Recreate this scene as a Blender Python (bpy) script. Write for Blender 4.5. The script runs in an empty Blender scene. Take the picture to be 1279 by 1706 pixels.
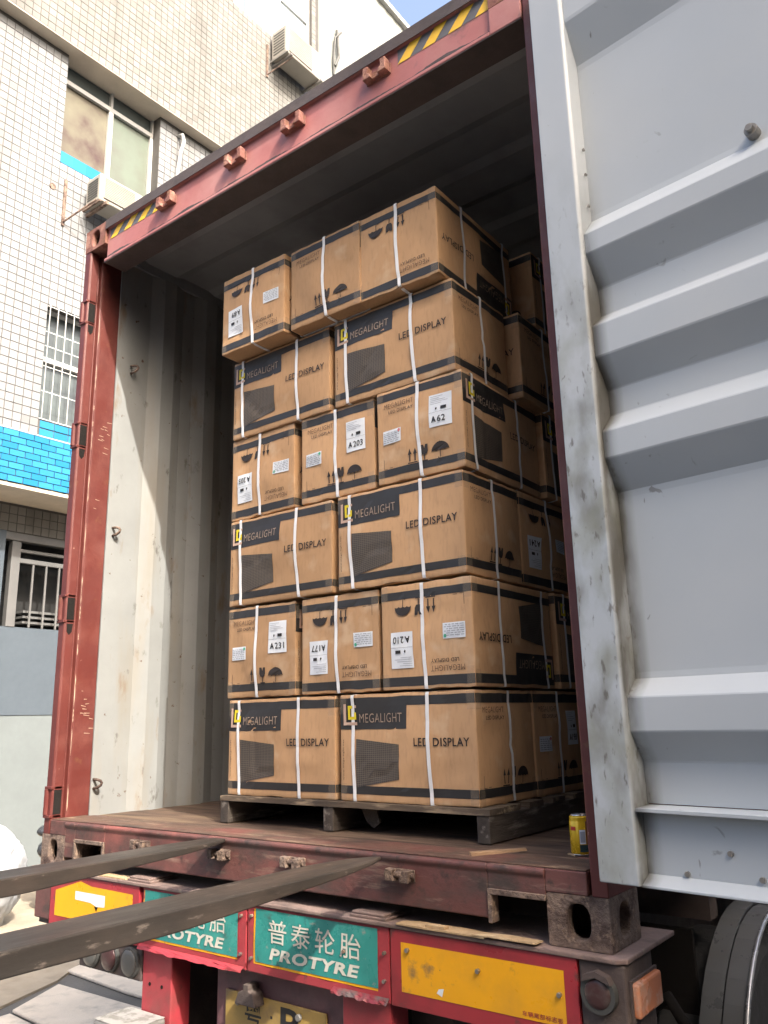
import bpy, bmesh, math, random, bisect
import numpy as np
from mathutils import Vector, Matrix, noise

random.seed(7)
S = bpy.context.scene
COL = S.collection

# ------------------------------------------------------------------ camera
CAM = (3.307, -1.9725, 0.542)
YAW, PITCH, ROLL, FPX = -0.65213, 0.24703, -0.02373, 1365.5
def _camera():
    f = Vector((math.sin(YAW)*math.cos(PITCH), math.cos(YAW)*math.cos(PITCH), math.sin(PITCH)))
    r0 = f.cross(Vector((0, 0, 1))).normalized(); u0 = r0.cross(f)
    r = math.cos(ROLL)*r0 + math.sin(ROLL)*u0
    u = -math.sin(ROLL)*r0 + math.cos(ROLL)*u0
    cd = bpy.data.cameras.new('camera'); co = bpy.data.objects.new('camera', cd); COL.objects.link(co)
    m = Matrix((r, u, -f)).transposed().to_4x4(); m.translation = Vector(CAM)
    co.matrix_world = m
    cd.sensor_fit = 'VERTICAL'; cd.sensor_height = 36.0; cd.lens = FPX/1706*36.0
    cd.clip_start = 0.05; cd.clip_end = 2000
    S.camera = co
_camera()

# ------------------------------------------------------------------ sky, sun, exposure
TO_SUN = Vector((1.0, -0.36, 0.95)).normalized()
W = bpy.data.worlds.new('World'); S.world = W; W.use_nodes = True
nt = W.node_tree; bg = nt.nodes['Background']
sky = nt.nodes.new('ShaderNodeTexSky'); sky.sky_type = 'NISHITA'; sky.sun_disc = False
sky.sun_elevation = math.asin(TO_SUN.z); sky.sun_rotation = math.atan2(TO_SUN.x, TO_SUN.y)
sky.dust_density = 10.0; sky.air_density = 1.0; sky.ozone_density = 1.0
nt.links.new(sky.outputs[0], bg.inputs[0]); bg.inputs[1].default_value = 0.15
sd = bpy.data.lights.new('sun', 'SUN'); sd.energy = 2.15; sd.angle = math.radians(0.6); sd.color = (1.0, 0.95, 0.86)
so = bpy.data.objects.new('sun', sd); COL.objects.link(so)
so.rotation_euler = (-TO_SUN).to_track_quat('-Z', 'Y').to_euler(); so.location = (8, -6, 14)
S.view_settings.view_transform = 'Standard'; S.view_settings.look = 'None'
S.view_settings.gamma = 1.0; S.view_settings.exposure = 1.92
S.cycles.max_bounces = 10; S.cycles.diffuse_bounces = 3

# ------------------------------------------------------------------ materials
def srgb(r, g, b):
    f = lambda c: ((c/255)/12.92 if c/255 <= .04045 else ((c/255+.055)/1.055)**2.4)
    return (f(r), f(g), f(b))
MATS = {}
def mat(name, col, rough=.6, metal=0., spots=(), bump=.0, bscale=60., stretch=(1, 1, 1), var=.12, vscale=3., spec=.5, alpha=None, trans=None, emit=None):
    """principled surface; spots = list of (colour, scale, low, high, stretch) noise masks painted over the base"""
    if name in MATS: return MATS[name]
    m = bpy.data.materials.new(name); m.use_nodes = True; MATS[name] = m
    n = m.node_tree.nodes; l = m.node_tree.links; b = n['Principled BSDF']
    tc = n.new('ShaderNodeTexCoord')
    def nz(scale, st=(1, 1, 1), detail=6, seed=0):
        mp = n.new('ShaderNodeMapping'); mp.inputs['Scale'].default_value = st; mp.inputs['Location'].default_value = (seed*3.1, seed*1.7, seed)
        l.new(tc.outputs['Object'], mp.inputs[0])
        t = n.new('ShaderNodeTexNoise'); t.inputs['Scale'].default_value = scale; t.inputs['Detail'].default_value = detail; t.inputs['Roughness'].default_value = .62
        l.new(mp.outputs[0], t.inputs['Vector']); return t.outputs['Fac']
    def rng(src, a, bb, c=0., d=1.):
        r = n.new('ShaderNodeMapRange'); r.inputs[1].default_value = a; r.inputs[2].default_value = bb; r.inputs[3].default_value = c; r.inputs[4].default_value = d
        l.new(src, r.inputs[0]); return r.outputs[0]
    v = n.new('ShaderNodeHueSaturation'); v.inputs['Color'].default_value = (*col, 1)
    l.new(rng(nz(vscale, stretch, 8, 1), .3, .7, 1-var, 1+var), v.inputs['Value'])
    cur = v.outputs[0]
    for i, sp in enumerate(spots):
        c, sc, lo, hi = sp[:4]; st = sp[4] if len(sp) > 4 else (1, 1, 1)
        mx = n.new('ShaderNodeMix'); mx.data_type = 'RGBA'
        l.new(rng(nz(sc, st, 10, i+3), lo, hi), mx.inputs[0]); l.new(cur, mx.inputs[6]); mx.inputs[7].default_value = (*c, 1)
        cur = mx.outputs[2]
    l.new(cur, b.inputs['Base Color'])
    l.new(rng(nz(vscale*4, stretch, 6, 9), .3, .7, max(rough-.12, .02), min(rough+.12, 1)), b.inputs['Roughness'])
    b.inputs['Metallic'].default_value = metal; b.inputs['Specular IOR Level'].default_value = spec
    if bump:
        bp = n.new('ShaderNodeBump'); bp.inputs['Strength'].default_value = bump; bp.inputs['Distance'].default_value = .01
        l.new(nz(bscale, stretch, 8, 5), bp.inputs['Height']); l.new(bp.outputs[0], b.inputs['Normal'])
    if alpha is not None: b.inputs['Alpha'].default_value = alpha
    if trans is not None: b.inputs['Transmission Weight'].default_value = trans
    return m
def node_mat(name):
    m = bpy.data.materials.new(name); m.use_nodes = True; MATS[name] = m
    return m, m.node_tree.nodes, m.node_tree.links, m.node_tree.nodes['Principled BSDF']

RUST = (.16, .075, .035); DARKRUST = (.06, .035, .025)
M_red = mat('red_oxide_paint', (.115, .024, .019), .55, spots=[((.16, .048, .037), 5, .5, .75), (RUST, 9, .62, .74), ((.55, .36, .28), 26, .70, .76)], bump=.15, bscale=25)
M_header = mat('faded_red_paint', (.37, .135, .125), .55, spots=[((.43, .21, .19), 3, .45, .7), ((.14, .09, .085), 7, .58, .70), (RUST, 17, .68, .74)], bump=.15, bscale=18)
M_darkred = mat('dirty_dark_red_paint', (.115, .05, .045), .7, spots=[((.16, .055, .045), 4, .5, .7), ((.045, .035, .03), 8, .55, .7), ((.24, .17, .13), 14, .66, .75)], bump=.3, bscale=30)
M_sill = mat('worn_sill_paint', (.13, .05, .043), .6, spots=[((.06, .042, .036), 5, .45, .65, (1, 1, 3)), ((.24, .16, .12), 12, .56, .70, (.4, 1, 3)), ((.045, .03, .026), 20, .55, .68), ((.24, .08, .065), 3, .5, .7)], bump=.3, bscale=30)
M_rust = mat('cast_rusty_steel', (.19, .135, .105), .85, spots=[((.06, .035, .028), 11, .45, .62), ((.30, .21, .15), 34, .54, .66)], bump=1.0, bscale=70)
M_rustred = mat('rusty_red_casting', (.21, .085, .065), .8, spots=[((.38, .2, .15), 12, .5, .65), (RUST, 22, .55, .68)], bump=.6, bscale=60)
M_black = mat('black_grime_and_shade', (.018, .016, .015), .9, bump=.3, spec=.08)  # black for grime and for patches that stand in for shade
M_lip = mat('dark_roof_lip', (.075, .058, .055), .7, spots=[((.05, .04, .04), 8, .5, .7)], bump=.2)
M_wall = mat('container_inner_grey', (.255, .262, .258), .5, spots=[((.25, .235, .205), 3, .50, .70, (1, 2, .3)), ((.20, .135, .085), 6, .60, .74, (1, 1.5, .5)), ((.08, .07, .06), 9, .62, .72, (1, 1.6, .7)), ((.10, .05, .03), 22, .66, .70)], bump=.10, bscale=9, var=.12)
M_roof = mat('container_roof_grey', (.30, .31, .32), .5, spots=[((.20, .20, .205), 3, .5, .75)], bump=.04)
M_wood = mat('pallet_wood_dark', (.12, .088, .06), .85, spots=[((.045, .035, .028), 7, .45, .65, (.3, 1, 1)), ((.34, .26, .17), 24, .54, .68, (.25, 1, 2))], bump=.6, bscale=40, stretch=(.15, 1, 1))
M_wood2 = mat('pallet_stringer_wood', (.07, .056, .045), .85, spots=[((.035, .028, .024), 7, .45, .65, (1, .2, 1)), ((.26, .23, .20), 30, .55, .70, (1, .15, 1))], bump=.6, bscale=40, stretch=(1, .15, 1))
M_fork = mat('dark_forged_steel', (.036, .030, .026), .45, .2, spots=[((.075, .055, .044), 5, .45, .7, (1, .5, 1)), ((.16, .13, .11), 60, .62, .72, (1, .3, 1)), ((.03, .025, .022), 14, .55, .7, (1, .3, 1))], bump=.12, bscale=60, stretch=(1, .2, 1))
M_strap = mat('white_plastic_strap', (.74, .75, .76), .4, var=.05)
M_label = mat('white_label_paper', (.72, .76, .80), .6, var=.03)
M_ink = mat('black_ink', (.018, .017, .017), .6)
M_inkgrey = mat('faint_grey_ink', (.32, .34, .38), .7)
M_inkbrown = mat('dark_brown_ink', (.03, .022, .018), .6)
M_inkfaint = mat('faded_dark_ink', (.13, .08, .05), .7)
M_tan = mat('bare_card_lettering', (.36, .27, .20), .7)
M_pink = mat('logo_tan', (.52, .36, .28), .7)
M_yellow = mat('logo_yellow', (.72, .58, .02), .6)
M_green = mat('green_dot', (.05, .38, .22), .6)
M_reddot = mat('red_dot', (.6, .08, .07), .6)
M_band = mat('printed_black_band', (.028, .026, .025), .5, var=.1, spots=[((.10, .085, .07), 60, .70, .78)])
M_pic = mat('printed_screen_grey', (.062, .053, .046), .55)
M_picline = mat('printed_screen_lines', (.16, .13, .10), .6)
M_tapeclear = mat('clear_packing_tape', (.62, .50, .36), .08, alpha=.13, bump=.5, bscale=50)
M_gasket = mat('black_rubber_gasket', (.02, .022, .02), .7, spots=[((.05, .06, .05), 20, .5, .7)], bump=.2)
M_sign_red = mat('retroreflective_red', (.36, .035, .045), .35, var=.1, spots=[((.22, .03, .035), 5, .5, .7), ((.10, .05, .045), 14, .60, .70)])
M_sign_yel = mat('retroreflective_yellow', (.85, .40, .008), .35, var=.08, spots=[((.60, .30, .03), 3, .5, .72), ((.30, .17, .06), 13, .60, .72), ((.12, .08, .05), 40, .66, .72)], bump=.05, bscale=8)
M_teal = mat('teal_sticker', (.03, .25, .22), .3, var=.1, bump=.15, bscale=12, spots=[((.06, .30, .26), 7, .5, .7), ((.05, .09, .08), 14, .60, .70), ((.20, .26, .23), 30, .64, .70)])
M_cream = mat('sticker_cream_lettering', (.60, .58, .50), .5, spots=[((.20, .30, .27), 26, .60, .68)])
M_plate = mat('yellow_number_plate', (.40, .26, .07), .5, spots=[((.22, .15, .07), 9, .5, .7)])
M_grey_metal = mat('dull_grey_metal', (.22, .21, .195), .5, .3, spots=[(RUST, 12, .6, .75)], bump=.2)
M_screw = mat('screw_steel', (.35, .33, .3), .35, .8)
M_trailer_paint = mat('trailer_dark_paint', (.075, .055, .05), .75, spots=[((.12, .09, .075), 7, .5, .7), ((.2, .16, .12), 20, .68, .76)], bump=.35)
M_trailer_red = mat('trailer_bright_red', (.36, .04, .05), .5, spots=[((.25, .05, .05), 6, .5, .7), ((.07, .04, .035), 15, .64, .72)], bump=.15)
M_mauve = mat('trailer_mauve_panel', (.15, .07, .075), .6, spots=[((.07, .045, .045), 5, .5, .7)], bump=.2)
M_ledge = mat('dusty_ledge_steel', (.21, .145, .125), .8, spots=[((.10, .075, .065), 8, .5, .7), ((.34, .27, .2), 20, .6, .74)], bump=.4)
M_tyre = mat('tyre_rubber', (.03, .03, .031), .75, bump=.3)
M_guard = mat('grey_mudguard', (.09, .094, .10), .35, .0, spots=[((.09, .09, .09), 5, .5, .7)])
M_lamp_red = mat('lamp_red_lens', (.06, .025, .025), .35, spots=[((.10, .08, .07), 20, .5, .7)])
M_lamp_grey = mat('lamp_clear_lens', (.085, .085, .08), .4, spots=[((.10, .08, .07), 20, .5, .7)])
M_lamp_orange = mat('amber_lens', (.55, .19, .08), .25, spots=[((.5, .42, .34), 9, .5, .7)])
M_alu = mat('painted_aluminium', (.42, .42, .41), .4, var=.05)
M_bar_shaded = mat('shaded_bar_paint', (.12, .12, .12), .5)  # darkened aluminium, shade of the ground floor put into the colour
M_white_wall = mat('white_painted_wall', (.13, .15, .155), .8, var=.05)
M_blue_wall = mat('blue_grey_painted_wall', (.062, .08, .10), .7, var=.06)
M_cladding = mat('pale_cladding', (.21, .22, .205), .7, var=.04, vscale=1)
M_grout = mat('tile_grout', (.085, .08, .075), .9)
M_soffit = mat('cream_soffit', (.52, .46, .38), .8)
M_ac = mat('air_conditioner_shell', (.30, .28, .245), .5, var=.06, spots=[((.28, .24, .19), 6, .6, .8)])
M_acdark = mat('air_conditioner_grille', (.06, .06, .055), .6)
M_curtain = mat('curtain_cloth', (.45, .55, .62), .8, var=.3, vscale=4, stretch=(1, 1, .15))
M_brick_soft = mat('far_concrete', (.42, .40, .36), .9)
M_chinese_tape_y = mat('hazard_yellow', (.78, .48, .03), .5, spots=[((.5, .35, .12), 14, .62, .72)])
M_chinese_tape_k = mat('hazard_grey_black', (.12, .12, .13), .6)
M_can = mat('can_yellow', (.72, .45, .02), .25, .3, spots=[((.6, .3, .02), 10, .55, .7)])
M_can_metal = mat('can_aluminium', (.62, .62, .62), .22, .9)
M_can_red = mat('can_red_print', (.5, .04, .03), .3)
M_can_dark = mat('can_dark_print', (.02, .05, .05), .3)
M_can_brown = mat('can_brown_print', (.22, .09, .02), .3)
M_sack = mat('white_woven_sack', (.33, .34, .355), .7, var=.05, bump=.3, bscale=14)
M_scooter = mat('scooter_black', (.035, .037, .042), .25)
M_scrap = mat('torn_cardboard', (.42, .29, .16), .85, spots=[((.55, .42, .26), 10, .5, .65)], bump=.4)

def mk_card():
    m, n, l, b = node_mat('brown_cardboard')
    tc = n.new('ShaderNodeTexCoord'); oi = n.new('ShaderNodeObjectInfo')
    def nz(scale, st, seed, det=6):
        mp = n.new('ShaderNodeMapping'); mp.inputs['Scale'].default_value = st
        l.new(tc.outputs['Object'], mp.inputs[0])
        ad = n.new('ShaderNodeVectorMath'); l.new(mp.outputs[0], ad.inputs[0])
        cx = n.new('ShaderNodeCombineXYZ'); ml = n.new('ShaderNodeMath'); ml.operation = 'MULTIPLY'; ml.inputs[1].default_value = 37.
        l.new(oi.outputs['Random'], ml.inputs[0]); l.new(ml.outputs[0], cx.inputs[0]); cx.inputs[1].default_value = seed
        l.new(cx.outputs[0], ad.inputs[1])
        t = n.new('ShaderNodeTexNoise'); t.inputs['Scale'].default_value = scale; t.inputs['Detail'].default_value = det
        l.new(ad.outputs[0], t.inputs['Vector']); return t.outputs['Fac']
    def rng(src, a, bb, c, d):
        r = n.new('ShaderNodeMapRange'); r.inputs[1].default_value = a; r.inputs[2].default_value = bb; r.inputs[3].default_value = c; r.inputs[4].default_value = d
        l.new(src, r.inputs[0]); return r.outputs[0]
    hs = n.new('ShaderNodeHueSaturation'); hs.inputs['Color'].default_value = (.53, .325, .175, 1)
    l.new(rng(nz(3.5, (1, 1, .5), 1), .3, .7, .86, 1.12), hs.inputs['Value'])
    mx = n.new('ShaderNodeMix'); mx.data_type = 'RGBA'
    l.new(rng(nz(90, (1, 1, .25), 5, 3), .5, .8, 0, .35), mx.inputs[0]); l.new(hs.outputs[0], mx.inputs[6]); mx.inputs[7].default_value = (.30, .18, .10, 1)
    mx2 = n.new('ShaderNodeMix'); mx2.data_type = 'RGBA'
    l.new(rng(nz(9, (1, 1, 1), 8, 10), .58, .72, 0, .6), mx2.inputs[0]); l.new(mx.outputs[2], mx2.inputs[6]); mx2.inputs[7].default_value = (.62, .46, .31, 1)
    hv = n.new('ShaderNodeHueSaturation'); l.new(mx2.outputs[2], hv.inputs['Color'])
    l.new(rng(oi.outputs['Random'], 0, 1, .84, 1.06), hv.inputs['Value'])
    l.new(hv.outputs[0], b.inputs['Base Color']); b.inputs['Roughness'].default_value = .62; b.inputs['Specular IOR Level'].default_value = .2
    bp = n.new('ShaderNodeBump'); bp.inputs['Strength'].default_value = .28; bp.inputs['Distance'].default_value = .004
    wv = n.new('ShaderNodeTexWave'); wv.wave_type = 'BANDS'; wv.bands_direction = 'DIAGONAL'; wv.inputs['Scale'].default_value = 26; wv.inputs['Distortion'].default_value = .5
    mp = n.new('ShaderNodeMapping'); mp.inputs['Scale'].default_value = (1, 1, 0); l.new(tc.outputs['Object'], mp.inputs[0]); l.new(mp.outputs[0], wv.inputs[0])
    ad = n.new('ShaderNodeMath'); ad.operation = 'MULTIPLY_ADD'; l.new(wv.outputs['Fac'], ad.inputs[0]); ad.inputs[1].default_value = .12; l.new(nz(16, (1, 1, .6), 3, 8), ad.inputs[2])
    l.new(ad.outputs[0], bp.inputs['Height']); l.new(bp.outputs[0], b.inputs['Normal'])
    return m
M_card = mk_card()

def mk_tile(name, cols, rough=.4):
    m, n, l, b = node_mat(name)
    at = n.new('ShaderNodeAttribute'); at.attribute_name = 'tint'
    rp = n.new('ShaderNodeValToRGB'); cr = rp.color_ramp
    cr.elements[0].color = (*cols[0], 1); cr.elements[1].color = (*cols[1], 1)
    l.new(at.outputs['Fac'], rp.inputs[0])
    g = n.new('ShaderNodeNewGeometry'); mp = n.new('ShaderNodeMapping'); mp.inputs['Scale'].default_value = (1, 1, .12); l.new(g.outputs['Position'], mp.inputs[0])
    t = n.new('ShaderNodeTexNoise'); t.inputs['Scale'].default_value = 1.6; t.inputs['Detail'].default_value = 8; l.new(mp.outputs[0], t.inputs['Vector'])
    r = n.new('ShaderNodeMapRange'); r.inputs[1].default_value = .52; r.inputs[2].default_value = .78; r.inputs[3].default_value = 0; r.inputs[4].default_value = .75; l.new(t.outputs['Fac'], r.inputs[0])
    mx = n.new('ShaderNodeMix'); mx.data_type = 'RGBA'; l.new(r.outputs[0], mx.inputs[0]); l.new(rp.outputs[0], mx.inputs[6]); mx.inputs[7].default_value = (*cols[2], 1)
    l.new(mx.outputs[2], b.inputs['Base Color']); b.inputs['Roughness'].default_value = rough; b.inputs['Specular IOR Level'].default_value = .2
    return m
M_tile = mk_tile('white_glazed_tile', [(.18, .185, .19), (.235, .24, .245), (.165, .158, .145)])
M_tile_cream = mk_tile('cream_stained_tile', [(.165, .16, .148), (.215, .208, .194), (.075, .068, .06)])
M_tile_blue = mk_tile('blue_glazed_tile', [(.015, .15, .30), (.03, .20, .36), (.05, .19, .30)])

def mk_window_glass(name, col, spotcol, rough=.12):
    m, n, l, b = node_mat(name)
    g = n.new('ShaderNodeTexCoord'); t = n.new('ShaderNodeTexNoise'); t.inputs['Scale'].default_value = 2.2; t.inputs['Detail'].default_value = 7
    l.new(g.outputs['Object'], t.inputs['Vector'])
    rp = n.new('ShaderNodeValToRGB'); cr = rp.color_ramp; cr.elements[0].position = .35; cr.elements[1].position = .68
    cr.elements[0].color = (*col, 1); cr.elements[1].color = (*spotcol, 1); e = cr.elements.new(.52); e.color = (*[a*.65+bb*.35 for a, bb in zip(col, spotcol)], 1)
    l.new(t.outputs['Fac'], rp.inputs[0]); l.new(rp.outputs[0], b.inputs['Base Color']); b.inputs['Roughness'].default_value = rough
    return m
M_glass_dirty = mk_window_glass('dirty_grey_window_glass', (.13, .12, .08), (.05, .025, .02), .4)
M_glass_pale = mk_window_glass('pale_green_window_glass', (.11, .135, .105), (.08, .07, .06), .4)
M_glass_grey = mk_window_glass('grey_window_glass', (.10, .12, .12), (.05, .055, .06), .15)
M_glass_dark = mk_window_glass('dark_window_glass', (.035, .035, .035), (.02, .02, .02), .12)

def mk_door():
    """grey-blue gloss paint with grime smears near the hinge stile and along the weld seam (object x)"""
    m, n, l, b = node_mat('grey_door_paint')
    tc = n.new('ShaderNodeTexCoord'); sp = n.new('ShaderNodeSeparateXYZ'); l.new(tc.outputs['Object'], sp.inputs[0])
    def nz(scale, st=(1, 1, 1), det=8, loc=(0, 0, 0), dist=0.):
        mp = n.new('ShaderNodeMapping'); mp.inputs['Scale'].default_value = st; mp.inputs['Location'].default_value = loc; l.new(tc.outputs['Object'], mp.inputs[0])
        t = n.new('ShaderNodeTexNoise'); t.inputs['Scale'].default_value = scale; t.inputs['Detail'].default_value = det; t.inputs['Distortion'].default_value = dist
        l.new(mp.outputs[0], t.inputs['Vector']); return t.outputs['Fac']
    def rng(src, a, bb, c=0., d=1.):
        r = n.new('ShaderNodeMapRange'); r.inputs[1].default_value = a; r.inputs[2].default_value = bb; r.inputs[3].default_value = c; r.inputs[4].default_value = d
        l.new(src, r.inputs[0]); return r.outputs[0]
    def mul(a, c):
        q = n.new('ShaderNodeMath'); q.operation = 'MULTIPLY'
        l.new(a, q.inputs[0]); l.new(c, q.inputs[1]); return q.outputs[0]
    def mix(f, a, c):
        mx = n.new('ShaderNodeMix'); mx.data_type = 'RGBA'; l.new(f, mx.inputs[0])
        if isinstance(a, tuple): mx.inputs[6].default_value = (*a, 1)
        else: l.new(a, mx.inputs[6])
        mx.inputs[7].default_value = (*c, 1); return mx.outputs[2]
    base = mix(rng(nz(1.6), .35, .7), (.40, .44, .475), (.46, .49, .51))
    low = rng(sp.outputs[2], 2.1, 1.3)                       # grime lives on the lower, handled part of the stile
    stile = rng(sp.outputs[0], .125, .11)
    c = mix(mul(mul(rng(nz(11, (1, 1, .5), 14, (4, 0, 2), .1), .46, .72, 0, .85), low), stile), base, (.12, .115, .09))
    c = mix(mul(mul(rng(nz(8, (1.3, 1, .9), 14, (1, 0, 7), .2), .45, .70, 0, .70), low), stile), c, (.24, .25, .20))
    seam = mul(rng(sp.outputs[0], .098, .104), rng(sp.outputs[0], .148, .112))
    c = mix(mul(mul(rng(nz(60, (1, 1, .35), 8, (2, 0, 6), .0), .60, .68, 0, .75), low), stile), c, (.10, .09, .075))
    c = mix(mul(mul(seam, rng(sp.outputs[2], 2.0, 1.6)), rng(nz(16, (1, 1, .35), 10, (9, 0, 1)), .28, .58, .25, .92)), c, (.075, .07, .058))
    c = mix(mul(rng(nz(9, (1.3, 1, 1), 12, (3, 0, 5), 2.5), .69, .74, 0, .8), rng(sp.outputs[0], .45, .15)), c, (.14, .13, .12))
    c = mix(rng(nz(34, (1, 1, .4), 6, (8, 0, 3)), .755, .78, 0, .8), c, (.10, .09, .08))
    l.new(c, b.inputs['Base Color'])
    l.new(rng(nz(6), .3, .7, .38, .58), b.inputs['Roughness'])
    bp = n.new('ShaderNodeBump'); bp.inputs['Strength'].default_value = .10; bp.inputs['Distance'].default_value = .01
    l.new(nz(5, (1, 1, 1), 5), bp.inputs['Height']); l.new(bp.outputs[0], b.inputs['Normal'])
    return m
M_door = mk_door()

def mk_floor():
    m, n, l, b = node_mat('worn_plywood_floor')
    tc = n.new('ShaderNodeTexCoord')
    def nz(scale, st, det=8, dist=0.):
        mp = n.new('ShaderNodeMapping'); mp.inputs['Scale'].default_value = st; l.new(tc.outputs['Object'], mp.inputs[0])
        t = n.new('ShaderNodeTexNoise'); t.inputs['Scale'].default_value = scale; t.inputs['Detail'].default_value = det; t.inputs['Distortion'].default_value = dist
        l.new(mp.outputs[0], t.inputs['Vector']); return t.outputs['Fac']
    rp = n.new('ShaderNodeValToRGB'); cr = rp.color_ramp; cr.elements[0].position = .3; cr.elements[1].position = .72
    cr.elements[0].color = (.04, .025, .018, 1); cr.elements[1].color = (.20, .14, .085, 1); e = cr.elements.new(.5); e.color = (.10, .062, .042, 1)
    l.new(nz(5, (.5, 4, 4), 10, .8), rp.inputs[0]); l.new(rp.outputs[0], b.inputs['Base Color']); b.inputs['Roughness'].default_value = .75
    bp = n.new('ShaderNodeBump'); bp.inputs['Strength'].default_value = .5; bp.inputs['Distance'].default_value = .01; l.new(nz(30, (.2, 3, 3)), bp.inputs['Height']); l.new(bp.outputs[0], b.inputs['Normal'])
    return m
M_floor = mk_floor()
def mk_ground():
    m, n, l, b = node_mat('concrete_ground')
    tc = n.new('ShaderNodeTexCoord')
    def nz(scale, det=8):
        t = n.new('ShaderNodeTexNoise'); t.inputs['Scale'].default_value = scale; t.inputs['Detail'].default_value = det; l.new(tc.outputs['Object'], t.inputs['Vector']); return t.outputs['Fac']
    rp = n.new('ShaderNodeValToRGB'); cr = rp.color_ramp; cr.elements[0].position = .35; cr.elements[1].position = .68
    cr.elements[0].color = (.08, .077, .073, 1); cr.elements[1].color = (.14, .134, .125, 1); l.new(nz(1.3, 10), rp.inputs[0])
    t2 = nz(60, 4); mx = n.new('ShaderNodeMix'); mx.data_type = 'RGBA'; r = n.new('ShaderNodeMapRange'); r.inputs[1].default_value = .5; r.inputs[2].default_value = .7; r.inputs[4].default_value = .5; l.new(t2, r.inputs[0])
    l.new(r.outputs[0], mx.inputs[0]); l.new(rp.outputs[0], mx.inputs[6]); mx.inputs[7].default_value = (.09, .085, .08, 1)
    l.new(mx.outputs[2], b.inputs['Base Color']); b.inputs['Roughness'].default_value = .9
    bp = n.new('ShaderNodeBump'); bp.inputs['Strength'].default_value = .4; bp.inputs['Distance'].default_value = .01; l.new(t2, bp.inputs['Height']); l.new(bp.outputs[0], b.inputs['Normal'])
    return m
M_ground = mk_ground()
M_slab = mat('grey_concrete_slab', (.60, .53, .44), .9, spots=[((.42, .38, .32), 7, .5, .7)], bump=.4, bscale=80)

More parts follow.
